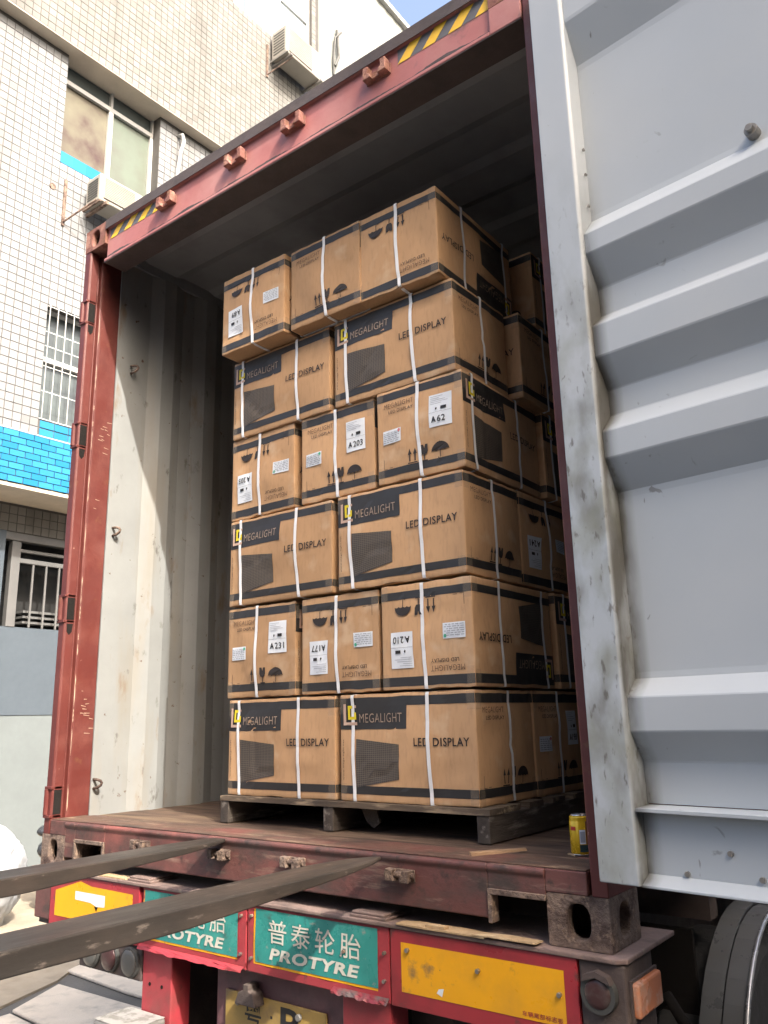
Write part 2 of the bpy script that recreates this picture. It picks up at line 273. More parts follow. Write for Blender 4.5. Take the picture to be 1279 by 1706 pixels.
# ------------------------------------------------------------------ mesh builder
class MB:
    def __init__(s): s.v = []; s.f = []; s.m = []
    def add(s, vs, fs, m=0):
        o = len(s.v); s.v += [tuple(p) for p in vs]; s.f += [tuple(o+i for i in f) for f in fs]; s.m += [m]*len(fs)
    def box(s, a, b, m=0):
        x0, y0, z0 = a; x1, y1, z1 = b
        s.add([(x0, y0, z0), (x1, y0, z0), (x1, y1, z0), (x0, y1, z0), (x0, y0, z1), (x1, y0, z1), (x1, y1, z1), (x0, y1, z1)],
              [(3, 2, 1, 0), (4, 5, 6, 7), (0, 1, 5, 4), (1, 2, 6, 5), (2, 3, 7, 6), (3, 0, 4, 7)], m)
        return s
    def prism(s, pts, ax, a, b, m=0):
        """pts: 2-D polygon in the two other axes (order xyz without ax), extruded from a to b along ax"""
        def P(p, t):
            q = list(p); q.insert(ax, t); return q
        n = len(pts); vs = [P(p, a) for p in pts]+[P(p, b) for p in pts]
        fs = [tuple(range(n))[::-1], tuple(range(n, 2*n))]+[(i, (i+1) % n, n+(i+1) % n, n+i) for i in range(n)]
        s.add(vs, fs, m); return s
    def sheet(s, line, off, ax, a, b, m=0, segs=1):
        """polyline (2-D, other two axes) with thickness vector off, extruded along ax"""
        back = [(p[0]+off[0], p[1]+off[1]) for p in line]
        n = len(line)
        def P(p, t):
            q = list(p); q.insert(ax, t); return q
        vs = []
        for k in range(segs+1):
            t = a+(b-a)*k/segs
            vs += [P(p, t) for p in line]+[P(p, t) for p in back]
        fs = []
        for k in range(segs):
            o = k*2*n; q = o+2*n
            for i in range(n-1):
                fs += [(o+i, o+i+1, q+i+1, q+i), (o+n+i+1, o+n+i, q+n+i, q+n+i+1)]
            fs += [(o, q, q+n, o+n), (o+n-1, o+2*n-1, q+2*n-1, q+n-1)]
        for i in range(n-1):
            fs += [(i, n+i, n+i+1, i+1)]
            o = segs*2*n; fs += [(o+i, o+i+1, o+n+i+1, o+n+i)]
        s.add(vs, fs, m); return s
    def cyl(s, c, ax, r, h, n=20, m=0, r2=None):
        r2 = r if r2 is None else r2; vs = []
        for k, (t, rr) in enumerate(((0, r), (h, r2))):
            for i in range(n):
                a = 2*math.pi*i/n; q = [rr*math.cos(a), rr*math.sin(a)]; q.insert(ax, t); vs.append([q[j]+c[j] for j in range(3)])
        s.add(vs, [tuple(range(n))[::-1], tuple(range(n, 2*n))]+[(i, (i+1) % n, n+(i+1) % n, n+i) for i in range(n)], m); return s
    def lathe(s, c, ax, prof, n=32, m=0):
        """prof: list of (axial, radius)"""
        vs = []
        for t, rr in prof:
            for i in range(n):
                a = 2*math.pi*i/n; q = [rr*math.cos(a), rr*math.sin(a)]; q.insert(ax, t); vs.append([q[j]+c[j] for j in range(3)])
        fs = []
        for k in range(len(prof)-1):
            for i in range(n): fs.append((k*n+i, k*n+(i+1) % n, (k+1)*n+(i+1) % n, (k+1)*n+i))
        fs.append(tuple(range(n))[::-1]); fs.append(tuple(range((len(prof)-1)*n, len(prof)*n)))
        s.add(vs, fs, m); return s
    def tube(s, pts, r, n=8, m=0):
        pts = [Vector(p) for p in pts]; vs = []
        for i, p in enumerate(pts):
            d = (pts[min(i+1, len(pts)-1)]-pts[max(i-1, 0)]).normalized()
            u = d.orthogonal().normalized() if i == 0 else (u-d*u.dot(d)).normalized()
            w = d.cross(u)
            vs += [p+r*(math.cos(2*math.pi*k/n)*u+math.sin(2*math.pi*k/n)*w) for k in range(n)]
        fs = [tuple(range(n))[::-1], tuple(range((len(pts)-1)*n, len(pts)*n))]
        for i in range(len(pts)-1):
            for k in range(n): fs.append((i*n+k, i*n+(k+1) % n, (i+1)*n+(k+1) % n, (i+1)*n+k))
        s.add(vs, fs, m); return s
    def ribbon(s, pts, wdir, nrm, w, t, m=0, closed=True):
        """flat band: pts centre line, wdir width direction, nrm outward normals"""
        wd = Vector(wdir).normalized(); vs = []
        for p, nn in zip(pts, nrm):
            p = Vector(p); nn = Vector(nn).normalized()
            vs += [p-wd*w/2, p+wd*w/2, p+wd*w/2+nn*t, p-wd*w/2+nn*t]
        n = len(pts); fs = []
        for i in range(n if closed else n-1):
            j = (i+1) % n
            for k in range(4): fs.append((4*i+k, 4*i+(k+1) % 4, 4*j+(k+1) % 4, 4*j+k))
        if not closed: fs += [(3, 2, 1, 0), (4*n-4, 4*n-3, 4*n-2, 4*n-1)]
        s.add(vs, fs, m); return s
    def obj(s, name, mats, parent=None, bevel=0, smooth=False, label=None, fix=True, seg=2):
        me = bpy.data.meshes.new(name); me.from_pydata(s.v, [], s.f)
        if not isinstance(mats, (list, tuple)): mats = [mats]
        for mm in mats: me.materials.append(mm)
        if len(mats) > 1: me.polygons.foreach_set('material_index', s.m)
        if fix:
            bm = bmesh.new(); bm.from_mesh(me); bmesh.ops.recalc_face_normals(bm, faces=bm.faces); bm.to_mesh(me); bm.free()
        if smooth: me.polygons.foreach_set('use_smooth', [True]*len(me.polygons))
        me.update()
        o = bpy.data.objects.new(name, me); COL.objects.link(o)
        if parent: o.parent = parent
        if bevel:
            b = o.modifiers.new('bevel', 'BEVEL'); b.width = bevel; b.segments = seg; b.limit_method = 'ANGLE'; b.angle_limit = math.radians(35)
        if label: o['label'] = label
        return o

def thing(name, label, cat, loc=(0, 0, 0), rz=0, group=None):
    o = bpy.data.objects.new(name, None); COL.objects.link(o); o.location = loc; o.rotation_euler = (0, 0, rz)
    o.empty_display_size = .1; tag(o, label, cat, group); return o
def tag(o, label, cat, group=None):
    o['label'] = label; o['category'] = cat
    if group: o['group'] = group
    return o
def struct(o, kind='structure'): o['kind'] = kind; return o
def clone(o, parent=None, **kw):
    c = o.copy(); COL.objects.link(c); c.parent = parent
    for ch in list(o.children): clone(ch, c)
    return c

TEXT = {}
def text_geo(s, off=0., shear=0., res=3):
    k = (s, off, shear)
    if k in TEXT: return TEXT[k]
    cu = bpy.data.curves.new('t', 'FONT'); cu.body = s; cu.offset = off; cu.shear = shear; cu.resolution_u = res; cu.space_character = 1.08
    o = bpy.data.objects.new('t', cu); COL.objects.link(o)
    dg = bpy.context.evaluated_depsgraph_get(); me = bpy.data.meshes.new_from_object(o.evaluated_get(dg))
    vs = np.array([v.co[:2] for v in me.vertices]); fs = [tuple(p.vertices) for p in me.polygons]
    bpy.data.objects.remove(o); bpy.data.curves.remove(cu); bpy.data.meshes.remove(me)
    lo = vs.min(0); hi = vs.max(0); vs = (vs-lo)/(hi-lo)
    TEXT[k] = (vs, fs, (hi-lo)); return TEXT[k]

class Sheet:
    """flat printing laid out in metres (u right, v up); mapped on a face by a function (u, v, lift) -> xyz"""
    def __init__(s): s.q = []
    def quad(s, a, b, c, d, m, lift, step=.03):
        a, b, c, d = [np.array(p, float) for p in (a, b, c, d)]
        nu = max(1, int(math.ceil(max(np.linalg.norm(b-a), np.linalg.norm(c-d))/step))); nv = max(1, int(math.ceil(max(np.linalg.norm(d-a), np.linalg.norm(c-b))/step)))
        vs = []
        for j in range(nv+1):
            for i in range(nu+1):
                u, v = i/nu, j/nv; vs.append(tuple((a*(1-u)+b*u)*(1-v)+(d*(1-u)+c*u)*v))
        fs = [(j*(nu+1)+i, j*(nu+1)+i+1, (j+1)*(nu+1)+i+1, (j+1)*(nu+1)+i) for j in range(nv) for i in range(nu)]
        s.q.append((vs, fs, m, lift)); return s
    def rect(s, u0, v0, u1, v1, m, lift=.0006, step=.03): return s.quad((u0, v0), (u1, v0), (u1, v1), (u0, v1), m, lift, step)
    def poly(s, pts, m, lift=.0022): s.q.append((list(pts), [tuple(range(len(pts)))], m, lift)); return s
    def text(s, t, u0, v0, w, h, m, lift=.0006, off=0., shear=0., rot=0):
        vs, fs, _ = text_geo(t, off, shear)
        if rot == 0: P = [(u0+x*w, v0+y*h) for x, y in vs]
        elif rot == 90: P = [(u0-y*h, v0+x*w) for x, y in vs]       # reads upwards
        elif rot == 180: P = [(u0-x*w, v0-y*h) for x, y in vs]
        s.q.append((P, fs, m, lift)); return s
    def build(s, name, fmap, mats, parent, flip=None, label=None):
        mb = MB(); used = []
        for vs, fs, m, lift in s.q:
            if m not in used: used.append(m)
            k = used.index(m)
            if flip: vs = [(flip[0]-u, flip[1]-v) for u, v in vs]
            mb.add([fmap(u, v, lift) for u, v in vs], fs, k)
        return mb.obj(name, used, parent, fix=False, label=label)

# ==================================================================== SETTING
def ground():
    mb = MB(); R = 400
    mb.add([(-R, -R, -1.25), (R, -R, -1.25), (R, R, -1.25), (-R, R, -1.25)], [(0, 1, 2, 3)])
    struct(mb.obj('ground', M_ground, fix=False))
    # broken concrete apron slabs beside the trailer
    g = bpy.data.objects.new('pavement', None); COL.objects.link(g); struct(g)
    polys = [[(-2.25, 1.22), (.2, 1.02), (.2, 1.75), (-2.5, 1.70)], [(-2.75, 1.92), (-1.92, 1.86), (.2, 1.90), (.2, 4.2), (-3.7, 4.2)],  # wide dark gap between these two slabs stands in for a shadow band
             [(-2.2, 1.18), (.2, .98), (.2, -.9), (-2.15, -.9)]]
    for p in polys:
        MB().prism(p, 2, -1.247, -1.225).obj('slab', M_slab, g, bevel=.008)
ground()
def paving():
    o = MB().prism([(-6.6, -1.0), (-2.2, -1.0), (-2.35, 1.1), (-2.6, 1.75), (-3.0, 2.3), (-3.4, 3.2), (-4.2, 9), (-6.6, 9)], 2, -1.249, -1.232).obj('path', mat('sandy_paving', (.33, .28, .21), .9, spots=[((.27, .225, .17), 5, .5, .7)], bump=.3, bscale=50)); struct(o)
paving()

# ------------------------------------------------------------------ left factory building, facade facing +x
def tiles_mesh(name, cells, x, mats, parent, w, h, gap=.010, stuff=False, th=.008):
    mb = MB(); tint = []
    for (y, z) in cells:
        a = random.gauss(0, .0012); b = random.gauss(0, .0012)
        y0, y1, z0, z1 = y+gap/2, y+w-gap/2, z+gap/2, z+h-gap/2
        mb.add([(x, y0, z0), (x, y1, z0), (x, y1, z1), (x, y0, z1), (x+th+a, y0, z0), (x+th+b, y1, z0), (x+th-a, y1, z1), (x+th-b, y0, z1)],
               [(4, 5, 6, 7), (0, 1, 5, 4), (1, 2, 6, 5), (2, 3, 7, 6), (3, 0, 4, 7)])
        tint += [random.random()]*8
    o = mb.obj(name, mats, parent, fix=False)
    at = o.data.attributes.new('tint', 'FLOAT', 'POINT'); at.data.foreach_set('value', tint)
    if stuff: struct(o, 'stuff')
    return o

def building():
    B = thing('factory_building', 'white tiled factory block with a blue band and aluminium windows behind the container', 'building', (-6, 6, -1.25))
    B.location = (0, 0, 0)
    X = -6.0
    tw = .113
    # backing walls (grout), openings left where windows sit
    mb = MB()
    ow = (3.10, 4.682, 8.21, 9.79)     # upper-left window opening y0,y1,z0,z1
    gw = (3.10, 4.456, 4.30, 5.882)     # grille window opening
    y0, y1 = .162, 14.0
    def wall_with(mb, xs, xe, z0, z1, holes, ya=y0, yb=y1):
        ys = sorted({ya, yb, *[h[0] for h in holes], *[h[1] for h in holes]}); zs = sorted({z0, z1, *[h[2] for h in holes], *[h[3] for h in holes]})
        for a, b in zip(ys, ys[1:]):
            for c, d in zip(zs, zs[1:]):
                if any(h[0] <= a and b <= h[1] and h[2] <= c and d <= h[3] for h in holes): continue
                mb.box((xe, a, c), (xs, b, d))
    wall_with(mb, X-.002, X-.35, 3.41, 9.79, [ow, gw])
    mb.obj('wall', M_grout, B, fix=False)
    mb = MB(); uw = (5.925, 7.959, 12.851, 16.2)
    wall_with(mb, -5.802, -6.15, 9.79, 18.5, [uw], .2, 8.17); mb.obj('upper_wall', M_grout, B, fix=False)
    # cream soffit under the blue band and the set-back ground floor
    MB().box((-6.73, y0, 3.36), (-6.0, y1, 3.408)).obj('soffit', M_soffit, B)
    G = -6.73
    mb = MB(); mb.box((G-.3, y0, 2.98), (G, y1, 3.358)); mb.obj('lintel_wall', M_grout, B)
    tiles_mesh('tile', [(y0+i*.113, 2.99+j*.113) for i in range(int(6/.113)) for j in range(3)], G+.001, M_tile_cream, B, .113, .113, stuff=True)
    MB().box((G-.12, y0, -1.25), (G-.02, y1, .69)).obj('white_dado', M_white_wall, B, label='white painted foot of the ground floor wall')
    MB().box((G-.12, y0, .69), (G-.01, y1, 1.775)).obj('blue_panel', M_blue_wall, B, label='blue grey painted panel under the ground floor bars')
    # ground-floor barred window
    w = thing('barred_window', '', ''); del w['label']; del w['category']; w.parent = B
    MB().box((G-.5, 3.0, 1.775), (G-.45, 8, 2.98)).obj('dark_interior', M_glass_dark, w)
    MB().box((G-.1, 3.05, 2.88), (G+.02, 8, 2.978)).obj('frame_head', M_bar_shaded, w, bevel=.006)
    MB().box((G-.06, 3.42, 2.60), (G, 8, 2.66)).obj('frame_rail', M_bar_shaded, w, bevel=.006)
    MB().box((G-.06, 3.42, 2.74), (G, 8, 2.78)).obj('frame_rail', M_bar_shaded, w, bevel=.006)
    MB().box((G-.1, 3.30, 1.775), (G, 3.42, 2.88)).obj('frame_post', M_bar_shaded, w, bevel=.006)
    for i in range(14):
        MB().box((G-.03, 3.60+i*.185, 1.777), (G-.005, 3.625+i*.185, 2.60)).obj('bar', M_bar_shaded, w, bevel=.004)
    for k, z in enumerate((1.86, 1.93, 2.0)):
        MB().box((G-.42, 3.65, z), (G-.25, 6.5, z+.03)).obj('stacked_board', M_bar_shaded, w)
    MB().box((G-.2, .2, -1.25), (G+.05, 3.18, 2.98)).obj('door_pier', M_blue_wall, B)
    # grille window on the tiled floor above
    w = thing('grille_window', '', ''); del w['label']; del w['category']; w.parent = B
    a, b, c, d = gw
    MB().box((X-.22, a, c), (X-.20, b, d)).obj('pane', M_glass_grey, w)
    fr = MB(); t = .03
    fr.box((X-.20, a, c), (X-.12, a+t, d)).box((X-.20, b-t, c), (X-.12, b, d)).box((X-.20, a+t, c), (X-.12, b-t, c+t)).box((X-.20, a+t, d-t), (X-.12, b-t, d)).box((X-.20, a+t, 5.14), (X-.12, b-t, 5.21))
    fr.obj('window_frame', M_alu, w, bevel=.003)
    gb = [('bar', a+.03+i*.115, None) for i in range(12)]
    for nme, y, _ in gb:
        MB().box((X+.012, y-.0045, c), (X+.024, y+.0045, d)).obj('bar', M_alu, w)
    for z in (c+.008, 4.68, 5.02, 5.30, 5.5, d-.02):
        MB().box((X+.008, a, z-.006), (X+.012, b, z+.006)).obj('rail', M_alu, w)
    # window of the first floor: four panes
    w = thing('four_pane_window', '', ''); del w['label']; del w['category']; w.parent = B
    a, b, c, d = ow; xm = X-.2; ym = 3.93; zt = 9.50
    for (p, q, r, s_, m) in ((a, ym, c+.03, zt, M_glass_dirty), (ym, b, c+.03, zt, M_glass_pale), (a, ym, zt, d, M_glass_grey), (ym, b, zt, d, M_glass_grey)):
        MB().box((xm-.03, p+.002, r+.002), (xm-.015, q-.002, s_-.002)).obj('pane', m, w)
    for (p0, r0, p1, r1) in ((a, zt-.035, b, zt+.035), (ym-.035, c, ym+.035, zt-.036), (ym-.02, zt+.036, ym+.02, d), (b-.05, c, b, zt-.036), (b-.03, zt+.036, b, d), (a, c, a+.03, zt-.036), (a+.031, c, ym-.036, c+.04), (ym+.036, c, b-.051, c+.05)):
        MB().box((xm-.014, p0, r0), (xm+.04, p1, r1)).obj('frame_bar', M_alu, w, bevel=.004)
    MB().box((X-.19, a, c-.012), (X-.0, b, c)).obj('window_sill', M_tile_blue, w)
    # large upper window with curtains
    w = thing('curtained_window', '', ''); del w['label']; del w['category']; w.parent = B
    a, b, c, d = uw
    mb = MB(); pts = []
    for i in range(80):
        y = a+(b-a)*i/79; pts.append((-6.02+.02*math.sin(i*1.1)+.01*math.sin(i*2.7), y))
    mb.sheet(pts, (-.004, 0), 2, c, d); mb.obj('curtain', M_curtain, w)
    for (p0, r0, p1, r1) in ((a, c, b, c+.06), (a, c+.061, a+.06, d), (6.32, c+.061, 6.38, d), (7.08, c+.061, 7.15, d), (b-.07, c+.061, b, d), (7.151, 13.95, b-.071, 14.02)):
        MB().box((-5.93, p0, r0), (-5.86, p1, r1)).obj('frame_bar', M_alu, w, bevel=.005)
    MB().box((-5.90, 6.381, c+.06), (-5.895, b-.07, d)).obj('pane', mat('clear_window_glass', (.75, .8, .82), .03, alpha=.25), w)
    # tiles, one by one; the nearest 300 of each field are pieces of their own
    cells_w = []
    nb = int((y1-y0)/tw)
    for i in range(nb):
        y = y0+i*tw
        for j in range(int((9.79-4.30)/tw)):
            z = 4.30+j*tw
            if y+tw > ow[0]+.02 and y < ow[1] and z+tw > ow[2]-.17 and z < ow[3]: continue
            if y+tw > gw[0]+.02 and y < gw[1] and z < gw[3]-.01: continue
            if y > 8.5: continue
            cells_w.append((y, z))
    near = [c_ for c_ in cells_w if 2.4 < c_[0] < 3.95 and c_[1] < 7.5]
    near.sort(key=lambda c_: c_[1]+abs(c_[0]-3.0)*.5); near = near[:298]; ns = set(near)
    rest = [c_ for c_ in cells_w if c_ not in ns]
    protos = [tiles_mesh('tile', [(0, 0)], 0, M_tile, None, tw, tw) for _ in range(6)]
    for p in protos: p.parent = B
    for k, (y, z) in enumerate(near):
        o = protos[k] if k < 6 else protos[k % 6].copy()
        if k >= 6: COL.objects.link(o); o.parent = B
        o.location = (X, y, z)
    tiles_mesh('white_tiles', rest, X, M_tile, B, tw, tw, stuff=True)
    # below the window: white between 4.07 and 4.30 left of 3.11, thin white line, blue under the window
    tiles_mesh('white_tiles', [(y0+i*tw, 4.075+j*.113) for i in range(26) for j in range(2)], X, M_tile, B, tw, tw, stuff=True)
    tiles_mesh('blue_tiles', [(3.12+i*.2, 4.085+j*.105) for i in range(25) for j in range(2)], X, M_tile_blue, B, .2, .1, stuff=True)
    blue = [(y0+i*.2-(j % 2)*.1, 3.412+j*.082) for i in range(45) for j in range(8)]
    tiles_mesh('blue_tiles', blue, X+.012, M_tile_blue, B, .2, .082, stuff=True)
    MB().box((X-.001, y0, 4.068), (X+.024, 9, 4.082)).obj('white_trim', M_alu, B)
    tiles_mesh('blue_tiles', [(3.1+i*.195, 8.03) for i in range(8)], X+.001, M_tile_blue, B, .195, .18, stuff=True, gap=.001)
    # upper facade, cream and streaked
    cu = []
    for i in range(int(7.97/tw)):
        y = .162+i*tw
        for j in range(int(8.6/tw)):
            z = 9.80+j*tw
            if y+tw > uw[0]+.02 and y < uw[1] and z+tw > uw[2]+.02 and z < uw[3]: continue
            cu.append((y, z))
    tiles_mesh('cream_tiles', cu, -5.8, M_tile_cream, B, tw, tw, stuff=True)
    MB().box((-6.2, .2, 9.785), (-5.795, 8.17, 9.80)).obj('ledge', M_soffit, B)
    tiles_mesh('cream_tiles', [], -5.8, M_tile_cream, B, tw, tw, stuff=True) if False else None
    # pale clad extension with a sloping eave
    line = []
    n = 60
    for i in range(n+1):
        y = 8.18+9*i/n; line.append((-5.83+(.012 if i % 2 else 0), y))
    vs = []; fs = []
    mb = MB()
    for i in range(n):
        (xa, ya), (xb, yb) = line[i], line[i+1]
        za = 16.42-.07*(ya-10.0); zb = 16.42-.07*(yb-10.0)
        mb.add([(xa, ya, 4), (xb, yb, 4), (xb, yb, zb), (xa, ya, za), (xa-.3, ya, 4), (xb-.3, yb, 4), (xb-.3, yb, zb), (xa-.3, ya, za)], [(0, 1, 2, 3), (4, 7, 6, 5), (3, 2, 6, 7), (0, 4, 5, 1), (0, 3, 7, 4), (1, 5, 6, 2)])
    mb.obj('cladding', M_cladding, B)
    z = lambda y: 16.42-.07*(y-10.0)
    mb = MB(); mb.add([(-5.72, 8.18, z(8.18)), (-5.72, 17.2, z(17.2)), (-6.2, 17.2, z(17.2)), (-6.2, 8.18, z(8.18)), (-5.72, 8.18, z(8.18)+.12), (-5.72, 17.2, z(17.2)+.12), (-6.2, 17.2, z(17.2)+.12), (-6.2, 8.18, z(8.18)+.12)],
                      [(0, 1, 2, 3), (4, 5, 6, 7), (0, 1, 5, 4), (1, 2, 6, 5), (2, 3, 7, 6), (3, 0, 4, 7)]); mb.obj('eave_gutter', M_alu, B)
    # pipe in the corner right of the window and rusty hole
    pts = [(-5.98, 5.02, 9.62), (-5.9, 5.04, 9.62), (-5.88, 5.06, 9.5), (-5.9, 5.02, 9.3), (-5.94, 5.0, 8.9), (-5.95, 5.0, 7.5)]
    MB().tube(pts, .028, 10).obj('drain_pipe', M_alu, B, smooth=True)
    MB().cyl((-6.01, 3.02, 7.60), 0, .045, .03, 14).obj('pipe_hole', M_rust, B)
    # back volume so that the block is a solid house
    MB().box((-16, .2, -1.25), (-7.3, 14, 18.4)).obj('rear_block', M_brick_soft, B)
    MB().box((-7.3, .2, 3.41), (-6.36, 8.17, 18.4)).obj('rear_block', M_brick_soft, B)
    MB().box((-7.3, 8.18, 3.41), (-6.36, 14, 16)).obj('rear_block', M_brick_soft, B)
building()

def right_building():
    B = thing('shadow_building', 'unseen tall building added at the right of the truck to cast its shade', 'building', (8, 0, -1.25))
    B.location = (0, 0, 0)
    MB().box((8.0, -2.3, -1.25), (20, 26, 9.3)).obj('wall', M_cladding, B, bevel=.02)  # unseen building, inferred from its shadow edge and added to cast it
    MB().box((8.0, -16.0, -1.25), (20, -2.301, 5.0)).obj('low_sky_blocker', M_brick_soft, B, bevel=.02)  # unseen low block added to cut sky light from the right
    MB().box((8.0, -2.3, 9.301), (20.1, 26.1, 9.42)).obj('roof', M_brick_soft, B)
right_building()
def rear_sky_blocker():
    B = thing('sky_blocker', 'unseen dark block added across the yard to cut sky light', 'building')
    MB().box((2.6, -20, -1.25), (7.5, -6.5, 10)).obj('wall', mat('sky_blocker_dark', (.10, .075, .06), .9), B, bevel=.02)  # unseen block added to darken the right sides of the cartons
rear_sky_blocker()

# ------------------------------------------------------------------ air conditioners
def ac_unit(name, label, x0, x1, y0, y1, z0, z1, rust=False):
    r = thing('air_conditioner', label, 'air conditioner', (x0, (y0+y1)/2, z0), 0, 'outdoor units on the tiled wall')
    def L(o): o.location = (-x0, -(y0+y1)/2, -z0); return o
    L(MB().box((x0, y0, z0), (x1, y1, z1)).obj('housing', M_ac, r, bevel=.02))
    # front plate with a recessed square grille
    fy0, fy1 = y0+.06, y0+.06+(y1-y0)*.62
    L(MB().box((x1, fy0, z0+.05), (x1+.012, fy1, z1-.05)).obj('fan_grille', mat('ac_grille_beige', (.30, .265, .225), .6), r, bevel=.004))
    mb = MB()
    for k in range(13):
        z = z0+.06+k*(z1-z0-.12)/12; mb.box((x1+.012, fy0+.01, z-.004), (x1+.018, fy1-.01, z+.004))
    L(struct(mb.obj('grille_slats', M_ac, r), 'stuff'))
    for k in range(8):
        z = z0+.07+k*(z1-z0-.12)/8
        L(MB().box((x0+.05, y0-.006, z), (x1-.05, y0+.01, z+.022)).obj('side_slot', M_acdark, r))
    for y in (y0+.1, y1-.1):
        L(MB().box((-6.0 if x0 < -5.8 else -5.8, y-.02, z0-.045), (x1+.05, y+.02, z0-.003)).obj('bracket_arm', M_rust if rust else M_grey_metal, r))
    L(MB().box((x0-.02, y0-.03, z0-.06), (x1+.06, y0-.004, z0-.03)).obj('bracket_rail', M_rust if rust else M_grey_metal, r))
    for y in (y0-.25,) if rust else (y0-.05,):
        xw = -6.0 if rust else -5.8
        L(MB().box((xw+.008, y-.02, z0-.35), (xw+.03, y+.02, z0+.35)).obj('bracket_upright', M_rust, r))
        L(MB().tube([(xw+.03, y, z0-.3), (x1+.02, y+.2, z0-.04)], .012).obj('bracket_brace', M_rust, r))
    return r
ac_unit('a', 'cream outdoor air conditioner unit on rusty brackets below the four pane window', -5.88, -5.55, 3.45, 4.25, 7.44, 7.86, True)
ac_unit('b', 'cream outdoor air conditioner unit hanging below the curtained upper window', -5.72, -5.35, 6.80, 7.80, 12.2, 12.8)
def cable():
    t = MB().tube([(-5.78, 8.6, 13.2), (-5.76, 8.58, 13.6), (-5.75, 8.62, 14.1), (-5.70, 8.75, 14.3)], .022).tube([(-5.77, 8.7, 14.35), (-5.74, 8.72, 13.7), (-5.75, 8.6, 13.4)], .03)
    tag(t.obj('cable', M_acdark), 'black loose cable hanging on the pale cladding beside the upper air conditioner', 'cable')
cable()

# ==================================================================== CONTAINER
H = 2.896; FL = .17
C_ = thing('shipping_container', 'open red shipping container with grey inside carrying the cartons', 'container')

def corr(t0, t1, base, depth, pitch, flat, phase=0):
    """trapezoid corrugation polyline from t0 to t1: list (offset, t)"""
    pts = []; slope = (pitch-2*flat)/2; t = t0-phase
    while t < t1:
        for dt, o in ((0, 0), (flat, 0), (flat+slope, depth), (2*flat+slope, depth)):
            q = t+dt
            if t0 <= q <= t1: pts.append((base+o, q))
        t += pitch
    pts = [(pts[0][0], t0)]+[p for p in pts if p[1] > t0+1e-4 and p[1] < t1-1e-4]+[(pts[-1][0], t1)]
    return pts

def casting(name, x0, z0, flipx=False, m=M_rust):
    """corner casting 162 x 178 x 118 with oval hand holes on the end and the side"""
    w, d, h = .162, .178, .118
    mb = MB(); N = 24
    def holed(P, ww, hh, rx, rz, t=.028):
        # P(u, v, depth) -> xyz ; ring between rectangle and oval, plus tube wall
        ring = []
        for i in range(N):
            a = 2*math.pi*i/N; c, s = math.cos(a), math.sin(a)
            k = 1/max(abs(c)/(ww/2), abs(s)/(hh/2)); ring.append((ww/2+c*k, hh/2+s*k))
        ring2 = ring[:]
        for cx, cy in ((0, 0), (ww, 0), (ww, hh), (0, hh)):
            j = min(range(N), key=lambda i: (ring[i][0]-cx)**2+(ring[i][1]-cy)**2); ring2[j] = (cx, cy)
        hole = []
        for i in range(N):
            a = 2*math.pi*i/N; c, s = math.cos(a), math.sin(a)
            q = (abs(c)**2.6+abs(s)**2.6)**(-1/2.6); hole.append((ww/2+rx*c*q, hh/2+rz*s*q))
        vs = [P(u, v, 0) for u, v in ring2]+[P(u, v, .0) for u, v in hole]+[P(u, v, t) for u, v in hole]
        fs = []
        for i in range(N):
            j = (i+1) % N; fs += [(i, j, N+j, N+i), (N+i, N+j, 2*N+j, 2*N+i)]
        mb.add(vs, fs)
    sx = -1 if flipx else 1
    xo = x0+w if not flipx else x0            # outer side x
    X0, X1 = x0, x0+w
    holed(lambda u, v, t: (X0+u, t, z0+v), w, h, .030, .040)
    xs = X1 if not flipx else X0
    holed(lambda u, v, t: (xs-t*(1 if not flipx else -1), u, z0+v), d, h, .030, .038)
    xi = X0 if not flipx else X1
    mb.add([(xi, 0, z0), (xi, d, z0), (xi, d, z0+h), (xi, 0, z0+h)], [(0, 1, 2, 3)])
    mb.add([(X0, d, z0), (X1, d, z0), (X1, d, z0+h), (X0, d, z0+h)], [(0, 1, 2, 3)])
    mb.add([(X0, 0, z0), (X1, 0, z0), (X1, d, z0), (X0, d, z0)], [(0, 1, 2, 3)])
    mb.add([(X0, 0, z0+h), (X1, 0, z0+h), (X1, d, z0+h), (X0, d, z0+h)], [(0, 1, 2, 3)])
    # dark hollow
    mb.box((X0+.03, .03, z0+.02), (X1-.03, d-.03, z0+h-.02), 1) if False else None
    bm_o = mb.obj(name, [m], C_, fix=False)
    bm = bmesh.new(); bm.from_mesh(bm_o.data); bmesh.ops.remove_doubles(bm, verts=bm.verts, dist=.0004); bmesh.ops.recalc_face_normals(bm, faces=bm.faces); bm.to_mesh(bm_o.data); bm.free()
    b = bm_o.modifiers.new('bevel', 'BEVEL'); b.width = .006; b.segments = 2; b.limit_method = 'ANGLE'; b.angle_limit = math.radians(50)
    return bm_o
casting('corner_casting', 2.276, 0)
casting('corner_casting', 0, 0, True)
casting('corner_casting', 2.276, H-.118, m=M_rustred)
casting('corner_casting', 0, H-.118, True, M_rustred)

